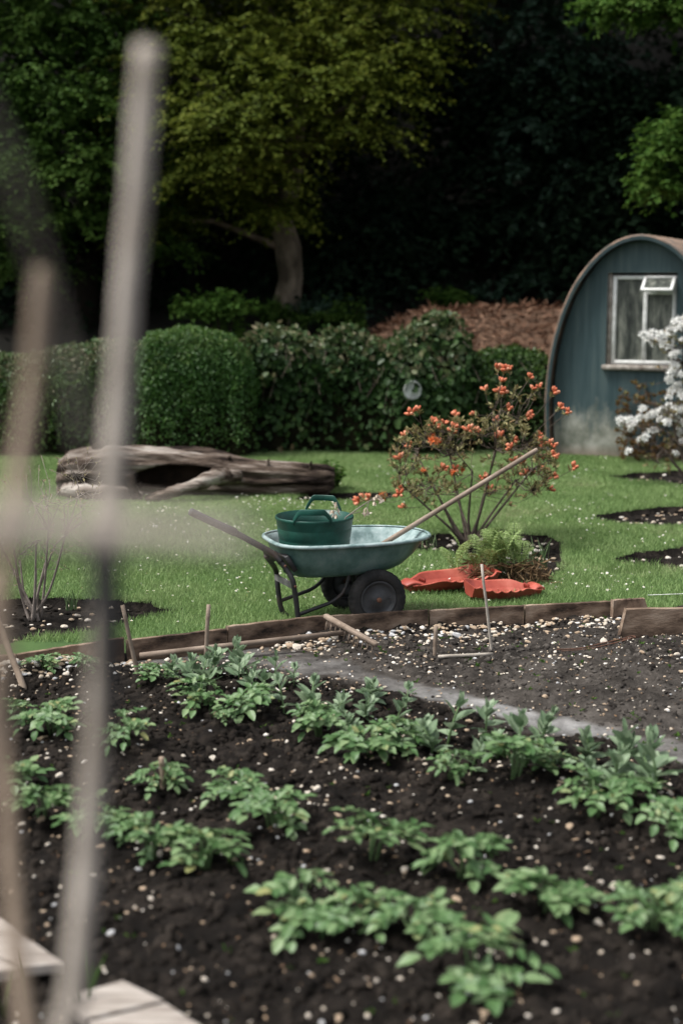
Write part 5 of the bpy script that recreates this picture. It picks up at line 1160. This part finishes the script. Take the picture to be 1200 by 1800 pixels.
stick('stick', 'pale stick lying flat on the soil between the stubby stick and the cane', 'stick', [p0, p1], .011, M['cane'])
f = gp(42, 1212, BZ); f.z = float(soil_z(f.x, f.y)); stick('stick', 'brown stick leaning in from the left frame edge beside the heap of pale stones', 'stick', [f - Vector((.0, 0, .05)), f, at(-14, 1060, f.y + .25)], .017, M['brown_cane'])
# rusty wire pin on the soil
b = MB(); q = [gp(x_, y_, -.0) for x_, y_ in ((978, 1136), (1020, 1131), (1060, 1126), (1096, 1121), (1108, 1118), (1116, 1120), (1108, 1124), (1094, 1123))]
for p in q: p.z = float(soil_z(p.x, min(p.y, float(edge_y(p.x)) - .05))) + .018
b.tube(spline(q, 4), .004, 7); q2 = [p + Vector((.02, -.05, .004 + .003 * (i % 2))) for i, p in enumerate(q[:5])]; b.tube(spline(q2, 4), .003, 6)
WP = b.build('wire_pin', M['rust_red']); tag(WP, 'rusty wire line pins with a looped end lying on the soil by the blackened board', 'line pin')
b = MB(); b.tube([gp(1138, 1046, .03), gp(1300, 1040, .03)], .0025, 6); tag(b.build('white_string', M['white_paint']), 'taut white string just above the grass behind the raised edging board', 'string')
# ---- red leaf scoops
M['red_pl'] = noise_mat('faded_red_plastic', [(.36, (.26, .045, .030)), (.52, (.36, .072, .048)), (.66, (.45, .13, .09))], 4, .5, .06, 50, spec=.4)
M['red_slot'] = noise_mat('red_shadow_slot', [(.3, (.20, .028, .018)), (.7, (.25, .036, .022))], 6, .5, 0)  # darker red: shade inside the finger slots put into the colour
def scoop(label, pl, pr_, flip, wid=.30, hgt=.085):
    """a hand-held leaf grab lying on its back: a shallow tray with a toothed long lip and a slotted hand hold at one end"""
    a, c = Vector(pl), Vector(pr_); L_ = (c - a).length; ex = (c - a).normalized(); ey = Vector((-ex.y, ex.x, 0)); root = empty('leaf_scoop', (a + c) / 2, label, 'leaf scoop', 'pair of red plastic leaf scoops'); b = MB(); ns, nc = 64, 22; V_ = []
    PRF = [(-1.16, 1.0), (-1.02, 1.0), (-1.0, .97), (-.80, .42), (-.62, .10), (-.40, .0), (0, .0), (.40, .0), (.62, .10), (.80, .42), (1.0, .97), (1.02, 1.0), (1.16, 1.0)]
    for i in range(ns + 1):
        s = i / ns; q = s if not flip else 1 - s                        # q: 0 at the hand hold, 1 at the open end
        w = wid * .5 * (.50 + .50 * float(smooth(.0, .4, q))) * (1 - .25 * float(smooth(.8, 1, q))); hh = hgt * (.45 + .55 * float(smooth(.0, .3, q))); lift = .03 * float(smooth(.7, 1, q)) + .015 * (1 - float(smooth(0, .2, q)))
        for (u_, v_) in PRF:
            tooth = -.016 * abs(math.sin(q * 15 * math.pi * .5)) ** .7 * float(smooth(.30, .40, q)) if u_ <= -1.0 else 0
            V_.append(tuple(a + ex * (L_ * s) + ey * (w * u_) + Vector((0, 0, .008 + hh * v_ + (lift if v_ > .3 else lift * .6) + tooth))))
    nc = len(PRF) - 1
    b.add(V_, [(i * (nc + 1) + j, i * (nc + 1) + j + 1, (i + 1) * (nc + 1) + j + 1, (i + 1) * (nc + 1) + j) for i in range(ns) for j in range(nc)] + [tuple(range(nc + 1)), tuple(ns * (nc + 1) + j for j in reversed(range(nc + 1)))]); o = b.build('tray', M['red_pl'], root, smooth=False)
    m_ = o.modifiers.new('thick', 'SOLIDIFY'); m_.thickness = .006; m_.offset = 0; bevel(o, .003, 2)
    # hand hold: a raised bridge with finger slots
    def P_(q, y_, z_): s = q if not flip else 1 - q; return a + ex * (L_ * s) + ey * y_ + Vector((0, 0, z_))
    b = MB(); n = 14; hv = []
    for i in range(n + 1):
        t = i / n; q = -.06 + .20 * t; arch_z = hgt * .72 + .022 * math.sin(math.pi * min(1, t * 1.05)) ; wv = wid * .5 * (.40 + .30 * t)
        for (yy, zz) in ((-wv, -.012), (-wv * .8, .006), (0, .010), (wv * .8, .006), (wv, -.012), (wv * .7, -.006), (0, -.002), (-wv * .7, -.006)): hv.append(P_(q, yy, arch_z + zz))
    b.add(hv, [(i * 8 + j, i * 8 + (j + 1) % 8, i * 8 + 8 + (j + 1) % 8, i * 8 + 8 + j) for i in range(n) for j in range(8)] + [tuple(reversed(range(8))), tuple(n * 8 + j for j in range(8))]); b.build('hand_hold', M['red_pl'], root)
    for k in range(5):
        b = MB(); yy = (k - 2) * .017; b.box(P_(.17, yy, hgt * .95), .016, .010, .03, Matrix.Rotation(math.atan2(ex.y, ex.x), 3, 'Z'), .003); b.build('shaded_slot', M['red_slot'], root)
    return root
p0, p1 = gp(716, 1042), gp(862, 1026); scoop('red leaf scoop nearer the barrow wheel, its hand hold to the left', p0, p1, False, .32, .085)
p0, p1 = gp(826, 1060), gp(950, 1056); scoop('red leaf scoop lying behind the pale cane, its slotted hand hold to the right', p0 + Vector((0, .1, 0)), p1 + Vector((0, .16, 0)), True, .30, .08)

# ================================================================== SHRUBS, FERN
def shrub(name, label, base, hubs, tips, stem_mat, r0=.03, leaf=None, leaf_n=9, leaf_L=.045, leaf_W=.014, cat='shrub', bend=.12, rt=.0028, prune=1.0):
    """stems fork from the base to hubs, sub-hubs and tips; every tip carries a rosette of leaves"""
    base = Vector(base); root = empty(name, base, label, cat); b = MB(); hubs = [Vector(h) for h in hubs]; tips = [Vector(t) for t in tips]
    for h in hubs:
        j1 = base + (h - base) * .35 + Vector((random.uniform(-.05, .05), random.uniform(-.05, .05), -.03)); b.tube(spline([base + Vector((random.uniform(-.04, .04), random.uniform(-.04, .04), -.05)), j1, h], 4), [r0 * (1 - .55 * i / 8) for i in range(9)], 7)
    subs = []
    for k in range(max(len(hubs) * 3, len(tips) // 6)):
        t = random.choice(tips); h = min(hubs, key=lambda p: (p - t).length); s = h.lerp(t, random.uniform(.35, .65)) + Vector([random.uniform(-.06, .06) for _ in range(3)]); subs.append(s); m_ = h.lerp(s, .5) + Vector([random.uniform(-bend, bend) * .35 for _ in range(3)]); b.tube([h, m_, s], [r0 * .38, r0 * .3, r0 * .22], 6)
    dirs = []
    for t in tips:
        s = min(subs + hubs, key=lambda p: (p - t).length + (.4 if p.z > t.z + .1 else 0)); m_ = s.lerp(t, .5) + Vector([random.uniform(-bend, bend) * (t - s).length for _ in range(3)]) - Vector((0, 0, .02)); b.tube([s, m_, t], [r0 * .17, r0 * .12, rt], 5); dirs.append((t - m_).normalized())
    b.build('branches', stem_mat, root)
    if leaf:
        n = leaf_n; tp = np.repeat(np.array([tuple(t) for t in tips]), n, 0); dr = np.repeat(np.array([tuple(d) for d in dirs]), n, 0); k = len(tp); ax = rdir(k) * .9 + dr * .6 + np.array([0, 0, .45])
        back = RNG.uniform(0, .05, (k, 1)); obj_leaves('foliage', leaf, [leaves(tp - dr * back, ax, rdir(k) * .5 + np.array([0, 0, 1.0]), leaf_L * RNG.uniform(.6, 1.3, k), leaf_W * RNG.uniform(.7, 1.3, k), .25, .1)], root)
    return root, dirs
M['azalea'] = leaf_mat('bronze_green_leaf', [(0, (.13, .115, .046)), (.5, (.22, .205, .090)), (.85, (.30, .28, .13)), (1, (.36, .22, .12))], .55, .3, .25)
M['coral'] = leaf_mat('coral_bud', [(0, (.58, .15, .075)), (.6, (.70, .25, .135)), (1, (.78, .38, .24))], .5, .3, .3)
M['orange'] = leaf_mat('orange_flower', [(0, (.70, .16, .05)), (1, (.85, .32, .12))], .5, .3, .3)
M['white_fl'] = leaf_mat('white_azalea_petal', [(0, (.66, .66, .62)), (.5, (.80, .80, .78)), (1, (.86, .84, .80))], .6, .3, .2)
def bud_mesh(nb, seed, open_=False):
    rnd = random.Random(seed); b = MB()
    for k in range(nb):
        d = Vector((rnd.uniform(-1, 1), rnd.uniform(-1, 1), rnd.uniform(.25, 1.3))).normalized(); L_ = rnd.uniform(.028, .042); o = d.orthogonal().normalized(); p = d.cross(o)
        if not open_:
            for (h, r) in ((0, .0025), (.3, .006), (.6, .0095), (.85, .0075), (1, .002)):
                for j in range(6): a = 6.283 * j / 6; b.v.append(tuple(d * (h * L_ + .004) + (o * math.cos(a) + p * math.sin(a)) * r))
            q = len(b.v) - 30; b.f += [(q + i * 6 + j, q + i * 6 + (j + 1) % 6, q + i * 6 + 6 + (j + 1) % 6, q + i * 6 + 6 + j) for i in range(4) for j in range(6)] + [tuple(q + 24 + j for j in range(6))]
        else:
            for m_ in range(5):
                a = 6.283 * m_ / 5 + rnd.uniform(-.2, .2); od = o * math.cos(a) + p * math.sin(a); c = d * .018; b.add(*big_leaf(c, od + d * rnd.uniform(.2, .9), d - od * .3, .030 * rnd.uniform(.85, 1.2), .017, .15, .35, .2, 4, rnd))
            for m_ in range(3): e = (d + o * rnd.uniform(-.3, .3) + p * rnd.uniform(-.3, .3)).normalized(); b.tube([Vector((0, 0, 0)), d * .02, e * .052], .0009, 3)
    return b
def flowers_on(root, spots_, protos, mat, name='flower_cluster', smin=.8, smax=1.2):
    meshes = []
    for k, p in enumerate(protos):
        me = bpy.data.meshes.new(name); me.from_pydata([tuple(v) for v in p.v], [], p.f); me.materials.append(mat); me.polygons.foreach_set('use_smooth', [True] * len(me.polygons)); meshes.append(me)
    base = Vector(root.location)
    for (p, d) in spots_:
        o = bpy.data.objects.new(name, random.choice(meshes)); COL.objects.link(o); o.parent = root; o.location = Vector(p) - base; s = random.uniform(smin, smax); o.scale = (s, s, s); o.rotation_euler = (Vector(d) + Vector((0, 0, .8))).to_track_quat('Z', 'Y').to_euler()
# orange azalea
A0 = gp(822, 952); AY_ = A0.y
CORAL = [(872, 650), (886, 652), (897, 650), (930, 665), (852, 687), (880, 672), (884, 692), (935, 685), (948, 682), (973, 692), (983, 718), (996, 726), (893, 720), (925, 735), (932, 732), (712, 768), (724, 728), (735, 722), (801, 734), (832, 730), (760, 750), (772, 752), (794, 758), (836, 760), (703, 808), (768, 830), (778, 826), (800, 826), (852, 840), (860, 862), (848, 842), (955, 784), (966, 782), (945, 783), (956, 806), (976, 806), (951, 826), (932, 832), (922, 836), (960, 840), (966, 862), (1008, 824), (918, 815), (710, 893), (632, 883), (650, 878), (702, 870), (708, 862), (905, 812), (972, 838), (640, 876)]
ORANGE = [(762, 776), (772, 782), (756, 768), (745, 832), (808, 826), (735, 868), (800, 835), (672, 874)]
def az_pt(px, py, sp=.45): 
    return at(px, py, AY_ + random.uniform(-sp, sp) * (.6 if px < 700 else 1))
tipsF = [(az_pt(px, py), 0) for px, py in CORAL]; tipsO = [(az_pt(px, py), 1) for px, py in ORANGE]; tipsL = []
while len(tipsL) < 300:
    px, py = random.uniform(685, 985), random.uniform(735, 905); e = ((px - 825) / 150) ** 2 + ((py - 815) / (85 if py > 815 else 85)) ** 2
    if e < 1.05 and random.random() < (.25 + .9 * e) and not (py > 870 and 770 < px < 890): tipsL.append(az_pt(px, py, .55))
for (a, b_) in ((880, 700), (905, 690), (870, 716), (920, 700), (860, 730), (890, 740), (910, 742), (940, 700), (845, 745), (830, 745), (795, 745)): tipsL += [az_pt(a + random.uniform(-10, 10), b_ + random.uniform(-8, 8)) for _ in range(2)]
hubs = [az_pt(*p, .25) for p in ((760, 850), (735, 805), (790, 800), (830, 830), (870, 790), (905, 845), (880, 760), (935, 825), (800, 870), (850, 870), (715, 860))]
for t in random.sample([t for t in tipsL if t.z > .72], 24): tipsF.append((t + Vector((0, -.02, .03)), 0))
tips = [t for t, _ in tipsF] + [t for t, _ in tipsO] + tipsL
azr, dirs = shrub('orange_azalea', 'azalea shrub with coral flower clusters and bronze leaves, growing behind the wheelbarrow', A0, hubs, tips, M['stem'], .015, M['azalea'], 9, .048, .017, cat='azalea')
flowers_on(azr, [(t, dirs[i]) for i, (t, _) in enumerate(tipsF)], [bud_mesh(n_, 7 + n_) for n_ in (5, 6, 7, 8)], M['coral'], smin=1.1, smax=1.65)
flowers_on(azr, [(t, dirs[len(tipsF) + i]) for i, (t, _) in enumerate(tipsO)], [bud_mesh(n_, 7 + n_, True) for n_ in (4, 5)], M['orange'], smin=1.0, smax=1.4)
# white azalea at the right
W0 = gp(1225, 850); WY = W0.y
WH = [(1095, 742), (1090, 740), (1105, 795), (1130, 720), (1125, 735), (1140, 735), (1150, 760), (1158, 728), (1165, 722), (1175, 715), (1185, 735), (1190, 760), (1195, 700), (1180, 690), (1135, 770), (1145, 760), (1125, 775), (1112, 752), (1170, 745), (1198, 745), (1190, 680), (1190, 640), (1160, 590), (1140, 596), (1150, 600), (1170, 592), (1186, 570), (1192, 565), (1198, 600), (1196, 660), (1180, 655), (1130, 590), (1185, 800), (1198, 780), (1200, 720), (1220, 690), (1230, 740), (1250, 650), (1225, 610), (1260, 710), (1118, 742), (1108, 740), (1160, 738), (1146, 730), (1184, 720), (1175, 700), (1192, 725), (1176, 612), (1182, 625), (1166, 606), (1192, 580), (1178, 585), (1190, 622), (1198, 575), (1186, 645), (1174, 668), (1196, 690), (1205, 560), (1155, 606), (1145, 588)]
tW = [at(px, py, WY + random.uniform(-.3, .3)) for px, py in WH]; tL = [at(random.triangular(1110, 1340, 1220), random.uniform(570, 830), WY + random.uniform(-.4, .4)) for _ in range(200)]
tL = [t for t in tL if t.x > at(1115, 700, WY).x + max(0, (t.z - 1.15)) * .38]
hubs = [at(px, py, WY + random.uniform(-.15, .15)) for px, py in ((1190, 780), (1165, 790), (1210, 720), (1230, 660), (1200, 640), (1260, 730), (1180, 740))]
war, dirs = shrub('white_azalea', 'white flowering azalea in front of the hut window at the right frame edge', W0, hubs, tW + tL, M['stem'], .024, M['azalea'], 7, .045, .016, cat='azalea')
flowers_on(war, [(t, dirs[i]) for i, t in enumerate(tW)], [bud_mesh(n_, 27 + n_, True) for n_ in (8, 9, 10, 11)], M['white_fl'], smin=1.1, smax=1.6)
# russet shrub behind it
M['russet'] = leaf_mat('russet_leaf', [(0, (.10, .050, .020)), (.6, (.19, .105, .040)), (1, (.13, .14, .05))], .6, .3, .2)
q0 = gp(1150, 812); tips = [at(random.uniform(1082, 1215), random.triangular(665, 815, 790), q0.y + random.uniform(-.35, .35)) for _ in range(230)]; tips = [t for t in tips if (t - Vector((q0.x, q0.y, .4))).length < 1.0]
shrub('russet_shrub', 'low russet-brown shrub against the hut wall behind the white azalea', q0, [at(1110, 770, q0.y), at(1150, 750, q0.y), at(1185, 770, q0.y), at(1160, 715, q0.y)], tips, M['stem'], .018, M['russet'], 12, .05, .024)
# bare shrub at the left
B0 = gp(62, 1078); BY = B0.y; tips = []
for (a, b_) in ((118, 806), (150, 812), (165, 828), (60, 820), (22, 850), (96, 835), (140, 860), (10, 910), (45, 880), (80, 870), (120, 900), (108, 930), (30, 950), (86, 930), (-30, 870), (-50, 930), (130, 945), (20, 1000), (66, 905), (175, 850), (150, 875), (100, 860), (55, 960), (112, 985)): tips += [at(a + random.uniform(-14, 14), b_ + random.uniform(-14, 14), BY + random.uniform(-.25, .25)) for _ in range(6)]
M['bud'] = leaf_mat('opening_bud', [(0, (.20, .16, .07)), (1, (.34, .30, .16))], .6, .3)
hb_ = [at(px + random.uniform(-8, 8), py, BY + random.uniform(-.12, .12)) for px, py in ((60, 1000), (78, 980), (95, 965), (40, 985), (20, 1000), (112, 940), (30, 960), (85, 930), (62, 950), (5, 960))]
shrub('bare_shrub', 'bare twiggy shrub with just opening buds in the round soil bed at the left', B0, hb_, [t + Vector((random.uniform(-.08, .08), 0, random.uniform(-.1, .06))) for t in tips], M['pale_stem'], .011, M['bud'], 3, .020, .009, bend=.22, rt=.002)
# fern and the sword-leaved clump beside it
FE = gp(880, 1022); root = empty('fern', FE, 'fresh green fern with brown old fronds at its foot, behind the red scoops', 'fern'); fr, st, bx_ = [], MB(), []
M['fern'] = leaf_mat('fern_leaf', [(0, (.15, .23, .065)), (.6, (.25, .34, .12)), (1, (.33, .40, .19))], .55, .35, .2); M['old_fern'] = leaf_mat('dead_fern', [(0, (.08, .045, .022)), (1, (.22, .15, .085))], .8, .1, .1)
for k in range(34):
    a = random.uniform(0, 6.28); H = random.uniform(.28, .50); rr = random.uniform(.03, .13); o_ = Vector((random.uniform(-.14, .14), random.uniform(-.08, .08), 0))
    if k < 6: o_ += Vector((-.22, .05, 0)); H *= .95
    d = Vector((math.cos(a), math.sin(a), 0)); P_ = [FE + o_ + d * (rr * t * t) + Vector((0, 0, H * (t - .22 * t * t * t))) for t in np.linspace(0, 1, 15)]; st.tube(P_, [.0028 - .0022 * i / 14 for i in range(15)], 4)
    side = d.cross(Vector((0, 0, 1)))
    for i in range(4, 15):
        l_ = .070 * math.sin(math.pi * (i - 3) / 13.2) ** .7 + .008; ax = (P_[min(i, 13) + 1] - P_[min(i, 13)]).normalized()
        for s in (-1, 1):
            A = side * s + ax * .45; c = P_[i]; m_ = 6
            for q in range(m_):
                t = (q + .6) / m_; cc = c + A.normalized() * (l_ * t) - Vector((0, 0, l_ * .25 * t * t)); w = l_ * .30 * (1 - t * .75)
                for s2 in (-1, 1): bx_.append((cc, ax * s2 + A.normalized() * .4, w))
    
n = len(bx_); fr = leaves(np.array([tuple(b_[0]) for b_ in bx_]), np.array([tuple(b_[1]) for b_ in bx_]), np.tile([0, -.25, 1.0], (n, 1)) + RNG.normal(scale=.2, size=(n, 3)), np.array([b_[2] for b_ in bx_]), np.array([b_[2] for b_ in bx_]) * .7, .1, .1)
st.build('stalks', M['veg_stem'], root); obj_leaves('fronds', M['fern'], [fr], root)
n = 520; a = RNG.uniform(0, 6.28, n); P_ = np.array(FE) + np.stack([RNG.uniform(-.25, .3, n), RNG.uniform(-.14, .12, n), RNG.uniform(.0, .16, n)], -1); A = np.stack([np.cos(a), np.sin(a), RNG.uniform(-.9, .4, n)], -1)
obj_leaves('old_fronds', M['old_fern'], [leaves(P_, A, rdir(n), RNG.uniform(.05, .13, n), RNG.uniform(.004, .012, n), .2, .3)], root)
def blades(name, label, c, n, H, spread, mat, w=.012, cat='plant'):
    c = Vector(c); root = empty(name, c, label, cat); b = MB()
    for k in range(n):
        a = random.uniform(0, 6.28); o_ = Vector((random.uniform(-spread, spread), random.uniform(-spread, spread) * .6, 0)); h = H * random.uniform(.6, 1.05); d = Vector((math.cos(a), math.sin(a), 0)); s_ = d.cross(Vector((0, 0, 1))) * w * .5; le = random.uniform(.1, .5) * h
        P_ = [c + o_ + d * (le * t * t) + Vector((0, 0, h * t)) for t in (0, .35, .7, 1)]; v = []
        for i, p in enumerate(P_): u_ = (1, 1, .75, .05)[i]; v += [p - s_ * u_, p + d * .002, p + s_ * u_]
        b.add(v, [(i * 3 + j, i * 3 + j + 1, i * 3 + 4 + j, i * 3 + 3 + j) for i in range(3) for j in range(2)])
    b.build('leaves', mat, root); return root
M['iris'] = leaf_mat('sword_leaf', [(0, (.06, .11, .04)), (1, (.14, .20, .09))], .45, .25, .35)
blades('iris_clump', 'clump of upright sword-shaped leaves to the right of the fern', gp(945, 1000), 26, .24, .07, M['iris'])
blades('iris_clump', 'few thin sword-shaped leaves between the wheelbarrow front and the azalea', gp(752, 962), 9, .17, .09, M['iris'], .01)
blades('grass_tuft', 'rough tuft of dry grass around the foot of the fern', gp(930, 1024), 120, .12, .13, M['mulch'], .005, 'grass tuft')
blades('grass_tuft', 'tuft of long bright grass on the edge of the right flower bed nearest the boards', gp(1110, 1006), 160, .10, .22, M['grass'], .006, 'grass tuft')
blades('daffodil_leaves', 'small clump of green shoots beside the bare shrub', gp(128, 1072), 12, .14, .04, M['iris'], .01)

# ================================================================== CLOSE TO THE CAMERA: POLES AND PLANKS
def pole(label, pts_, r, mat, to_ground=True, name='garden_pole'):
    P_ = [at(px, py, Y) for px, py, Y in pts_]
    if to_ground:
        d = (P_[-1] - P_[-2]).normalized(); P_.append(P_[-1] + d * ((P_[-1].z + .25) / max(-d.z, .2)))
    return stick(name, label, 'garden pole', P_, r, mat, n=14)
pole('tall pale pole rising from bottom to top of the frame, nearest the camera', [(260, 80, 1.60), (243, 300, 1.58), (222, 520, 1.56), (203, 760, 1.54), (188, 960, 1.52), (170, 1300, 1.48), (148, 1560, 1.45), (122, 1800, 1.41)], .0135, M['grey_cane'])
pole('shorter pale brown pole at the left, its top in front of the dark wood', [(74, 474, 1.46), (62, 640, 1.45), (38, 800, 1.42), (14, 960, 1.39), (-8, 1130, 1.36)], .0100, M['brown_cane'])
pole('thin brown pole standing at the far left in front of the potato rows', [(-2, 1010, 1.62), (4, 1200, 1.60), (18, 1500, 1.54), (42, 1800, 1.48)], .0105, M['brown_cane'])
pole('short black pole lashed below the crossing of the poles', [(178, 915, 1.40), (184, 1000, 1.39), (190, 1120, 1.38), (188, 1270, 1.37)], [.0145, .015, .0135, .008], M['dark_cane'], False)
pole('thin horizontal cane lashed across the poles', [(-160, 920, .80), (120, 930, .79), (300, 936, .78), (455, 946, .77)], [.0118, .0118, .0090, .0052], M['grey_cane'], False)
pole('slim grey cane leaning to the shorter pole from the upper left', [(-90, 60, .85), (20, 300, .92), (82, 500, .98), (120, 640, 1.02), (150, 800, 1.06)], .0036, M['grey_cane'], False)
def plank(label, quad, top, th_=.035):
    P_ = [gp(px, py, top) for px, py in quad]; b = MB(); n = 4
    b.add([(p.x, p.y, top) for p in P_] + [(p.x, p.y, top - th_) for p in P_], [(0, 1, 2, 3), (7, 6, 5, 4)] + [(j, 4 + j, 4 + (j + 1) % 4, (j + 1) % 4) for j in range(4)]); o = b.build('plank', M['plank'], smooth=False); bevel(o, .004); return tag(o, label, 'plank', 'bleached planks at the front of the bed')
plank('bleached plank at the lower left edge, upper of the pair ending in a point', [(112, 1692), (-200, 1470), (-260, 1560), (38, 1699)], .05)
plank('bleached plank at the lower left edge, lower of the pair beside the seam', [(33, 1702), (-265, 1566), (-300, 1660), (-60, 1716)], .05)
plank('bleached plank at the bottom edge, upper of the pair with a pointed corner', [(216, 1722), (288, 1757), (150, 1790), (112, 1752)], .05)
plank('bleached plank running out of the bottom edge, below the one with a pointed corner', [(292, 1762), (430, 1850), (260, 1930), (155, 1795)], .05)
